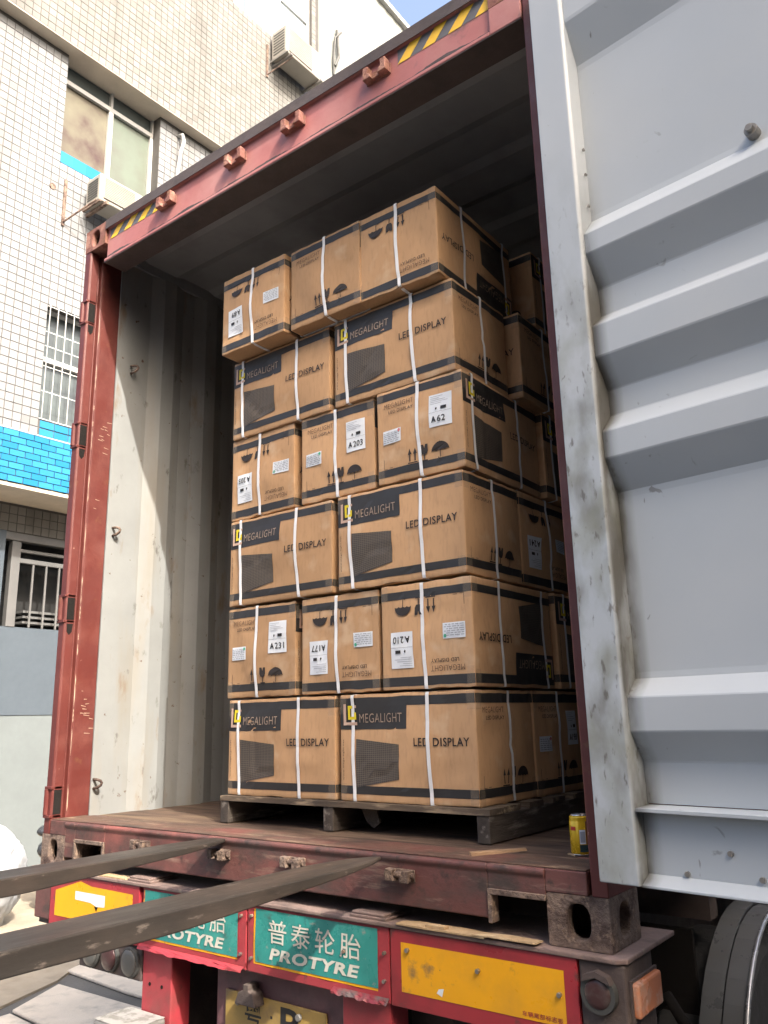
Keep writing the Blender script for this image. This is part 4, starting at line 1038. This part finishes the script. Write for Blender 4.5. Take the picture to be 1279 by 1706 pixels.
ROWZ = [.2725, .6345, .9975, 1.3585, 1.7125, 2.0745]
N = ['bottom row', 'second row from the pallet', 'third row from the pallet', 'fourth row from the pallet', 'fifth row from the pallet', 'top row']
k = 0
def B(*a, **kw):
    global k; k += 1
    return make_box(*a, seed=k*13+5, **kw)
jit = random.Random(3)
for row in (0, 2, 4):
    z = ROWZ[row]; y = (.288, .285, .283)[row//2]
    r = lambda: math.radians(jit.uniform(-.8, .8))
    x0 = (.785, .775, .775)[row//2]
    B('long', x0, y+.004, z, label='long carton at the left end of the %s' % N[row], rz=r())
    B('long', 1.366 if row < 4 else 1.359, y, z, label='long front carton at the right of the %s' % N[row], rz=r())
    # cartons behind on the shaded right side of the stack
    if row == 0:
        B('long', 1.372, y+.372, z, side=('A 198', M_reddot), label='bottom row carton in the shade with two paper labels on its end', rz=r(), faces=('right',))
    elif row == 2:
        B('long', 1.372, y+.376, z, flip=True, side=('A 241', None), label='upside down carton marked A 241 in the shade of the third row', rz=r(), faces=('right',))
    else:
        B('long', 1.412, y+.378, z, label='carton jutting out behind the front one of the fifth row, in the shade', rz=r(), faces=('front', 'right'))
    B('long', 1.375, y+.752, z, label='rearmost carton on the right side of the %s' % N[row], rz=r(), faces=('right',))
# even rows: three end faces forward
def R_(): return math.radians(jit.uniform(-1.1, 1.1))
z = ROWZ[1]
B('short', .766, .296, z, code='A 231', dot=M_green, label='upright carton marked A 231, leftmost of the second row', rz=R_())
B('short', 1.170, .300, z, flip=True, code='A 177', dot=M_green, label='upside down carton marked A 177, middle of the second row from the pallet', rz=R_())
B('short', 1.561, .285, z, flip=True, code='A 210', dot=M_green, label='upside down carton marked A 210, at the right of the second row', rz=R_())
B('short', 1.578, .852, z, label='carton behind the one marked A 210 with its logo in the shade', rz=0, faces=('front', 'right'))
z = ROWZ[3]
B('short', .766, .298, z, flip=True, code='A 205', dot=M_green, label='upside down creased carton marked A 205, leftmost of the fourth row', rz=R_())
B('short', 1.170, .296, z, code='A 203', dot=M_green, label='upright carton marked A 203, middle of the fourth row from the pallet', rz=R_())
B('short', 1.560, .285, z, code='A 62', dot=M_reddot, label='upright carton marked A 62 with a red dot sticker, right of the fourth row', rz=R_())
B('short', 1.580, .852, z, code='A 150', label='carton behind the one marked A 62, a strip of white label showing', rz=0, faces=('front', 'right'))
z = ROWZ[5]
B('short', .784, .205, z, flip=True, code='A 89', dot=None, label='upside down carton marked A 89, leftmost of the top row', rz=math.radians(.6))
B('short', 1.176, .225, z, label='upright carton without paper label, middle of the top row', rz=math.radians(-.4))
B('short', 1.520, .232, z, flip=True, label='upside down carton with symbols on top, at the right of the top row', rz=math.radians(.8))
B('short', 1.585, .852, z, label='plain carton at the back of the top row, against the dark', rz=0, faces=('front', 'right'))

# ------------------------------------------------------------------ can and splinter on the threshold
def can():
    R = thing('drink_can', 'yellow drink can standing on the container threshold beside the open door', 'can', (2.268, .237, FL+.0025), math.radians(-40))
    r = .0285; h = .104
    MB().lathe((0, 0, 0), 2, [(.0, r-.006), (.003, r-.002), (.008, r), (h-.018, r), (h-.016, r-.0015), (h-.013, r-.0005), (h-.010, r-.002), (h-.007, r-.001), (h-.004, r-.004)], 40).obj('can_body', M_can, R, smooth=True)
    MB().lathe((0, 0, 0), 2, [(h-.004, r-.004), (h, r-.0035), (h, r-.0055), (h-.004, r-.0065), (h-.0041, .002)], 40).obj('can_lid', M_can_metal, R, smooth=True)
    MB().lathe((0, 0, 0), 2, [(-.001, r-.008), (.0, r-.004), (.0035, r-.0015), (.0035, r-.003)], 40).obj('can_foot', M_can_metal, R, smooth=True)
    def wrap(name, a0, a1, z0, z1, m, e=.0004):
        n = 10; V = []
        for z in (z0, z1):
            for i in range(n+1):
                a = a0+(a1-a0)*i/n; V.append(((r+e)*math.cos(a), (r+e)*math.sin(a), z))
        mb = MB(); mb.add(V, [(i, i+1, n+2+i, n+1+i) for i in range(n)]); mb.obj(name, m, R, fix=False)
    d = math.radians
    # camera sits towards local angle about -17 deg
    wrap('printed_panel', d(-30), d(2), .030, .066, M_label)
    wrap('printed_code', d(-27), d(-1), .034, .062, M_inkgrey, .0008)
    wrap('dark_print', d(-32), d(55), .010, .028, M_can_dark)
    wrap('red_print', d(-85), d(-50), .064, .074, M_can_red)
    wrap('brown_print', d(4), d(70), .029, .088, M_can_brown)
can()
def splinter():
    mb = MB(); n = 14
    a = Vector((2.03, .048, FL+.012)); b = Vector((2.115, .205, FL+.012))
    for i in range(n):
        t0, t1 = i/n, (i+1)/n
        def ring(t):
            p = a.lerp(b, t); w = .006+.006*math.sin(math.pi*min(1, t*1.1))+.0015*math.sin(t*17); d = Vector((.87, -.48, 0)); hgt = .007*(1-.5*t)
            return [p-d*w+Vector((0, 0, -.006)), p+d*w+Vector((0, 0, -.006)), p+d*w*.8+Vector((0, 0, hgt-.004)), p-d*w*.7+Vector((0, 0, hgt-.002))]
        q = ring(t0)+ring(t1)
        mb.add(q, [(0, 1, 5, 4), (1, 2, 6, 5), (2, 3, 7, 6), (3, 0, 4, 7)]+([(0, 3, 2, 1)] if i == 0 else [])+([(4, 5, 6, 7)] if i == n-1 else []))
    tag(mb.obj('wood_splinter', mat('splinter_wood', (.30, .19, .11), .8, bump=.4)), 'broken sliver of brown wood lying on the threshold in front of the pallet', 'wood splinter')
    mb = MB(); mb.prism([(2.232, .224), (2.262, .205), (2.258, .216), (2.236, .232)], 2, FL+.0015, FL+.005); tag(mb.obj('wood_chip', M_scrap), 'small wood chip lying beside the yellow can', 'wood chip')
splinter()

# ==================================================================== TRAILER
def trailer():
    T = thing('semi_trailer', 'red flatbed trailer rear with reflector boards and tyre dealer stickers under the container', 'trailer', (1.24, 0, -1.25))
    T.location = (0, 0, 0)
    # ledge plate on which the container stands
    MB().prism([(-.02, -.03), (2.455, -.03), (2.478, -.012), (2.478, .30), (-.02, .30)], 2, -.014, -.002).obj('deck_plate', M_ledge, T, bevel=.003)
    MB().box((0.02, .0, -.21), (2.44, .14, -.0145)).obj('rear_beam', M_trailer_paint, T)
    # cardboard scraps and pads lying on the ledge belong to the scrap things below
    for x in (.615, 1.66):
        MB().box((x, -.022, -.0015), (x+.13, .10, .006)).box((x+.004, -.018, .0065), (x+.12, .09, .013)).obj('packing_plate', M_ledge, T, bevel=.002)
    # boards
    def board(x0, x1, z0, z1, mats, name, lab=None):
        o = MB().box((x0, -.024, z0), (x1, -.002, z1)).obj(name, mats, T, bevel=.002, label=lab); return o
    fm = lambda u, v, t: (u, -.0245-t, v)
    # right yellow board
    rb = board(1.806, 2.355, -.205, -.0155, M_sign_red, 'reflector_board', 'red bordered yellow reflector board at the right end')
    s = Sheet(); s.rect(1.842, -.166, 2.321, -.045, M_sign_yel, .0006, .2); s.build('yellow_field', fm, None, rb)
    s = Sheet(); s.text('车辆尾部标志板', 2.205, -.160, .108, .012, M_sign_red, .0014, off=.01); s.build('board_lettering', fm, None, rb)
    for x, z in ((1.865, -.062), (2.085, -.080), (2.308, -.098)):
        MB().cyl((x, -.034, z), 1, .006, .010, 12).obj('screw', M_screw, rb, bevel=.001)
    s = Sheet(); s.poly([(1.955, -.152), (1.972, -.158), (1.978, -.138), (1.962, -.141)], M_label, .0012); s.build('peeled_scrap', fm, None, rb)
    # left yellow board
    lb = board(.128, .690, -.207, -.0155, M_sign_red, 'reflector_board', 'yellow reflector board with torn tape at the left end')
    s = Sheet(); s.poly([(.165, -.165), (.655, -.165), (.655, -.045), (.40, -.042), (.33, -.03), (.165, -.075)], M_sign_yel, .0006); s.build('yellow_field', fm, None, lb)
    s = Sheet(); s.poly([(.30, -.066), (.49, -.066), (.49, -.105), (.44, -.108), (.40, -.098), (.30, -.096)], M_label, .0012); s.build('torn_tape', fm, None, lb)
    s = Sheet(); s.poly([(.425, -.108), (.45, -.108), (.44, -.125)], M_black, .0014); s.build('tear_mark', fm, None, lb)
    # red backing with the two teal stickers
    MB().box((.7095, -.022, -.205), (1.236, -.002, -.0155)).obj('sticker_board', M_trailer_red, T, bevel=.003)
    MB().box((1.242, -.022, -.205), (1.800, -.002, -.0155)).obj('sticker_board', M_trailer_red, T, bevel=.003)
    fm2 = lambda u, v, t: (u, -.0225-t-.0012*math.sin(u*55)*math.sin(v*40), v)
    for (x0, x1) in ((.722, 1.199), (1.279, 1.761)):
        w = x1-x0
        s = Sheet(); s.rect(x0-.008, -.179, x1-.002, -.024, M_sign_yel, .0004, .03)
        yo = s.build('sticker_edge', fm2, None, T)
        s = Sheet(); s.rect(x0, -.172, x1, -.022, M_teal, .0016, .03)
        st = s.build('teal_sticker', fm2, None, T)
        s = Sheet(); vs = text_geo('普泰轮胎', .008)
        chars = '普泰轮胎'
        for i, c in enumerate(chars): s.text(c, x0+.058+i*.096, -.112, .076, .066, M_cream, .0030, off=.004)
        s.build('character_lettering', fm2, None, st)
        s = Sheet(); s.text('PROTYRE', x0+.062, -.158, .355, .033, M_cream, .0030, off=.035, shear=.18); s.build('latin_lettering', fm2, None, st)
    for x, z in ((1.262, -.045), (1.262, -.165), (1.215, -.05), (1.215, -.16), (1.785, -.08), (1.783, -.15), (1.64, -.095)):
        MB().cyl((x, -.031, z), 1, .005, .009, 10).obj('screw', M_screw if z < -.1 else M_rust, T)
    # crumpled lower edges
    def crumple(x0, x1, z, seed, m):
        rn = random.Random(seed); n = 18; mb = MB(); V = []
        for j in range(4):
            for i in range(n+1):
                V.append((x0+(x1-x0)*i/n, -.026-j*.004-rn.uniform(0, .006)*(j > 0), z-j*.004-(rn.uniform(0, .005) if j == 3 else 0)))
        for j in range(4):
            for i in range(n+1): q = V[j*(n+1)+i]; V.append((q[0], q[1]+.0015, q[2]))
        M = 4*(n+1); fs = []
        for j in range(3):
            for i in range(n):
                a = j*(n+1)+i; fs += [(a, a+1, a+n+2, a+n+1), (M+a+1, M+a, M+a+n+1, M+a+n+2)]
        mb.add(V, fs); mb.obj('bent_flap', m, T, fix=False)
    crumple(1.60, 1.80, -.190, 4, mat('crumpled_foil', (.16, .12, .11), .45, .4, spots=[((.25, .04, .05), 8, .5, .6)]))
    crumple(.71, 1.23, -.194, 9, M_trailer_red)
    # right end cap with round lamp and side marker
    MB().box((2.358, -.02, -.40), (2.471, .152, -.0155)).obj('end_cap', M_trailer_paint, T, bevel=.006)
    MB().lathe((2.408, -.036, -.079), 1, [(0, .034), (.0, .042), (.016, .044)], 28).obj('lamp_bezel', mat('lamp_bezel_rubber', (.06, .06, .055), .6), T, smooth=False)
    MB().lathe((2.408, -.040, -.079), 1, [(0, .020), (.002, .030), (.006, .033)], 28).obj('lamp_lens', M_lamp_red, T, smooth=True)
    MB().prism([(2.372, -.055), (2.38, -.04), (2.408, -.030), (2.436, -.04), (2.444, -.055), (2.408, -.043)], 1, -.045, -.021).obj('lamp_hood', M_trailer_paint, T)
    MB().box((2.4715, .002, -.128), (2.492, .148, -.056)).obj('side_marker', M_lamp_orange, T, bevel=.006)
    MB().box((2.4715, -.004, -.136), (2.478, .156, -.050)).obj('marker_base', M_trailer_paint, T)
    # left end cap
    MB().box((.012, -.02, -.19), (.122, .4, -.0155)).obj('end_cap', M_darkred, T, bevel=.006)
    # lamp cluster on the left
    lbx = MB().box((.335, -.016, -.320), (.708, .05, -.212)).obj('lamp_box', M_trailer_paint, T, bevel=.006)
    for x, m in ((.655, M_lamp_grey), (.535, M_lamp_red), (.42, M_lamp_grey)):
        l_ = MB().lathe((x, -.030, -.264), 1, [(0, .046), (.004, .050), (.014, .050)], 28).obj('round_lamp', mat('lamp_ring', (.045, .045, .042), .7), T)
        MB().lathe((x, -.037, -.264), 1, [(0, .025), (.003, .040), (.007, .043)], 28).obj('lens', m, l_, smooth=True)
    # red uprights
    for a, b, m in ((.712, .868, M_trailer_red), (1.622, 1.792, M_trailer_red)):
        MB().box((a, -.012, -.95), (b, .07, -.206)).obj('upright', m, T, bevel=.004)
    for x in (.755, .82): MB().cyl((x, -.0135, -.318), 1, .006, .002, 10).obj('bolt_hole', M_black, T)
    # under-run bar stub with a chipped white top
    MB().box((.655, -.16, -.52), (.850, -.014, -.405)).obj('underrun_bar', M_grey_metal, T, bevel=.008)
    MB().box((.658, -.157, -.4045), (.847, -.017, -.4025)).obj('chipped_paint', mat('chipped_white', (.33, .32, .30), .6, spots=[((.2, .19, .17), 18, .5, .6)]), T)
    # number plate panel
    MB().box((1.045, .03, -.95), (1.60, .09, -.208)).obj('plate_panel', M_mauve, T, bevel=.01)
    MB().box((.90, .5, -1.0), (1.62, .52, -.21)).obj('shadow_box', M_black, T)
    pl = MB().box((1.098, .022, -.50), (1.530, .029, -.286)).obj('number_plate', M_plate, T, bevel=.003)
    fm3 = lambda u, v, t: (u, .0218-t, v)
    Sheet().text('粤', 1.190, -.372, .072, .078, M_ink, .0006, off=.012).build('plate_character', fm3, None, pl)
    Sheet().rect(1.302, -.338, 1.311, -.330, M_ink, .0006).build('plate_dot', fm3, None, pl)
    Sheet().text('B', 1.345, -.385, .085, .088, M_ink, .0006, off=.02).build('plate_letter', fm3, None, pl)
    for x in (1.165, 1.425): MB().cyl((x, .010, -.312), 1, .010, .012, 14).obj('plate_bolt', M_grey_metal, pl, bevel=.002)
    MB().prism([(1.185, -.305), (1.275, -.305), (1.265, -.270), (1.245, -.262), (1.245, -.245), (1.222, -.245), (1.222, -.262), (1.20, -.27)], 1, -.02, .025).obj('plate_lamp', M_trailer_paint, T, bevel=.003) and None
    MB().box((.1, 1.0, -1.05), (2.28, 1.02, -.161)).obj('underside_blackout', M_black, T)  # black sheet standing in for the shade under the trailer
    # chassis behind
    for x in (.55, 1.75): MB().box((x, .141, -.55), (x+.14, 12, -.02)).obj('chassis_rail', M_trailer_paint, T)
    for y in (1.15, 2.2, 3.5, 5, 7, 9): MB().box((.12, y, -.16), (2.30, y+.08, -.02)).obj('cross_member', M_trailer_paint, T)
    # wheels and guards
    for y in (1.38, 2.70, 4.02):
        for x0, sgn in ((2.12, 1), (.0, -1)):
            w = MB().lathe((x0, y, -.74), 0, [(.0, .30), (.0, .46), (.03, .50), (.27, .50), (.30, .46), (.30, .30), (.29, .27)], 48).obj('wheel', M_tyre, T, smooth=False)
            MB().lathe((x0+(.30 if sgn > 0 else -.004), y, -.74), 0, [(0, .27), (-.02*sgn, .26), (-.10*sgn, .20), (-.10*sgn, .12), (-.02*sgn, .11), (-.02*sgn, .02)], 40).obj('rim', M_grey_metal, w)
    n = 20; pts = []
    for i in range(n+1):
        a = math.radians(8+164*i/n); pts.append((1.38+.595*math.cos(a), -.72+.58*math.sin(a)))
    mb = MB(); mb.sheet(pts, (0, .006), 0, 2.315, 2.38); mb.sheet([(y*.985+.02, z-.012) for y, z in pts], (0, .006), 0, 2.381, 2.452); mb.obj('mudguard', M_guard, T, smooth=False)
    MB().tube([(2.455, y, z) for y, z in pts], .008, 8).obj('guard_edge', mat('guard_rolled_edge', (.35, .36, .38), .3, .5), T, smooth=True)
    MB().tube([(2.2, .75, -.35), (2.28, .74, -.30), (2.33, .72, -.36), (2.3, .7, -.45), (2.22, .72, -.42)], .02).obj('air_hose', M_black, T, smooth=True)
trailer()
def scraps():
    def scrap(pts, z0, z1, lab, rn):
        rr = random.Random(rn); mb = MB()
        mb.prism([(x+rr.uniform(-.004, .004), y+rr.uniform(-.003, .003)) for x, y in pts], 2, z0, z1)
        tag(mb.obj('cardboard_scrap', M_scrap), lab, 'cardboard scrap', 'scraps on the trailer ledge')
    scrap([(1.83, -.036), (1.92, -.034), (1.98, -.037), (2.06, -.033), (2.11, -.036), (2.115, .01), (2.02, .02), (1.95, .012), (1.88, .018), (1.835, .0)], -.0015, .003, 'torn strip of cardboard on the ledge above the right yellow board', 2)
    scrap([(2.08, -.038), (2.16, -.036), (2.255, -.033), (2.262, .0), (2.17, .01), (2.085, -.005)], .0035, .006, 'torn cardboard flap leaning against the bottom corner casting', 3)
    scrap([(1.93, -.030), (1.99, -.030), (1.995, -.012), (1.94, -.010)], .0035, .010, 'small folded brown scrap on top of the torn strip', 4)
    scrap([(.40, -.028), (.60, -.026), (.59, .02), (.43, .01)], -.0015, .003, 'flat cardboard piece on the ledge above the left yellow board', 5)
scraps()

# ==================================================================== FORKLIFT
def forklift():
    F = thing('forklift', 'dark steel lift forks reaching in over the trailer edge from the left', 'forklift', (1.4, -1.25, -1.25))
    F.location = (0, 0, 0)
    zt = .168
    for (xa, xb, yt, xt) in ((1.700, 1.828, -.033, 1.778), (1.022, 1.152, .038, 1.078)):
        mb = MB(); n = 24; yh = -1.245; wd = xb-xa
        rings = []
        for i in range(n+1):
            t = i/n; y = yh+(yt-yh)*t
            th = .046 if t < .40 else .046-(.038)*((t-.40)/.60)
            k = 0 if t < .80 else ((t-.80)/.20)
            x0 = xa+(xt-.018-xa)*k**1.8; x1 = xb+(xt+.018-xb)*k**1.8
            if t > .985: x0 += .008; x1 -= .008
            rings.append([(x0, y, zt-th), (x1, y, zt-th), (x1, y, zt), (x0, y, zt)])
        V = [p for r in rings for p in r]; fs = [(0, 1, 2, 3), (4*n+3, 4*n+2, 4*n+1, 4*n)]
        for i in range(n):
            for q in range(4): fs.append((4*i+q, 4*i+(q+1) % 4, 4*i+4+(q+1) % 4, 4*i+4+q))
        mb.add(V, fs)
        mb.box((xa, yh-.042, zt-.046), (xb, yh-.0005, zt+.52))
        mb.obj('fork', M_fork, F, bevel=.004, seg=3)
    for z in (zt+.06, zt+.42): MB().box((.95, yh-.11, z), (1.86, yh-.043, z+.09)).obj('carriage_bar', M_fork, F, bevel=.004)
    for x in (1.10, 1.58): MB().box((x, yh-.26, -1.1), (x+.10, yh-.112, 1.0)).obj('mast_rail', M_fork, F, bevel=.006)
forklift()

# ==================================================================== SACK AND SCOOTER AT LEFT
def sack():
    bm = bmesh.new(); bmesh.ops.create_icosphere(bm, subdivisions=5, radius=1)
    for v in bm.verts:
        p = v.co.copy(); z = (p.z+1)/2
        w = .29*(1+.14*math.sin(z*3.0)); e = (abs(p.x)**3+abs(p.y)**3)**(1/3) if (p.x or p.y) else 1
        q = Vector((p.x*w*1.25, p.y*w*.95, max(z, .0)*.92))
        q.x += .05*z; 
        s = 1+.12*noise.noise(p*1.6)-.16*abs(noise.noise(Vector((p.x*5, p.y*5, p.z*1.6))+Vector((3, 1, 2))))+.05*noise.noise(p*7)+.02*noise.noise(p*15)
        q.x *= s; q.y *= s
        if z < .08: q.z = 0.001+q.z*.3
        v.co = q
    me = bpy.data.meshes.new('sack'); bm.to_mesh(me); bm.free(); me.materials.append(M_sack); me.polygons.foreach_set('use_smooth', [True]*len(me.polygons))
    o = bpy.data.objects.new('sack', me); COL.objects.link(o); o.location = (-4.70, 2.26, -1.25)
    tag(o, 'bulging white plastic sack standing on the ground by the wall at the left', 'sack')
sack()
def scooter():
    R = thing('scooter', 'black parked motor scooter mostly hidden behind the white sack', 'scooter', (-4.95, 3.15, -1.25), math.radians(18))
    def blob(name, c, s, m, n=.0):
        bm = bmesh.new(); bmesh.ops.create_icosphere(bm, subdivisions=3, radius=1)
        for v in bm.verts: v.co = Vector((v.co.x*s[0]+c[0], v.co.y*s[1]+c[1], v.co.z*s[2]+c[2]))
        me = bpy.data.meshes.new(name); bm.to_mesh(me); bm.free(); me.materials.append(m); me.polygons.foreach_set('use_smooth', [True]*len(me.polygons))
        o = bpy.data.objects.new(name, me); COL.objects.link(o); o.parent = R; return o
    blob('seat', (0, .05, .76), (.15, .36, .09), M_scooter); blob('rear_body', (0, .12, .58), (.17, .40, .15), M_scooter)
    blob('leg_shield', (0, .78, .62), (.2, .07, .34), M_scooter); blob('headlamp_cowl', (0, .74, .98), (.14, .12, .09), M_scooter)
    MB().box((-.14, .38, .26), (.14, .78, .32)).obj('foot_board', M_scooter, R, bevel=.02)
    for y in (-.02, 1.0):
        w = MB().lathe((-.05, y, .24), 0, [(0, .16), (0, .22), (.02, .24), (.08, .24), (.10, .22), (.10, .16)], 32).obj('wheel', M_tyre, R)
        MB().lathe((-.04, y, .24), 0, [(0, .15), (.08, .15)], 24).obj('rim', M_grey_metal, w)
    MB().tube([(-.32, .66, 1.04), (-.12, .72, 1.02), (.12, .72, 1.02), (.32, .66, 1.04)], .014).obj('handlebar', M_scooter, R, smooth=True)
scooter()
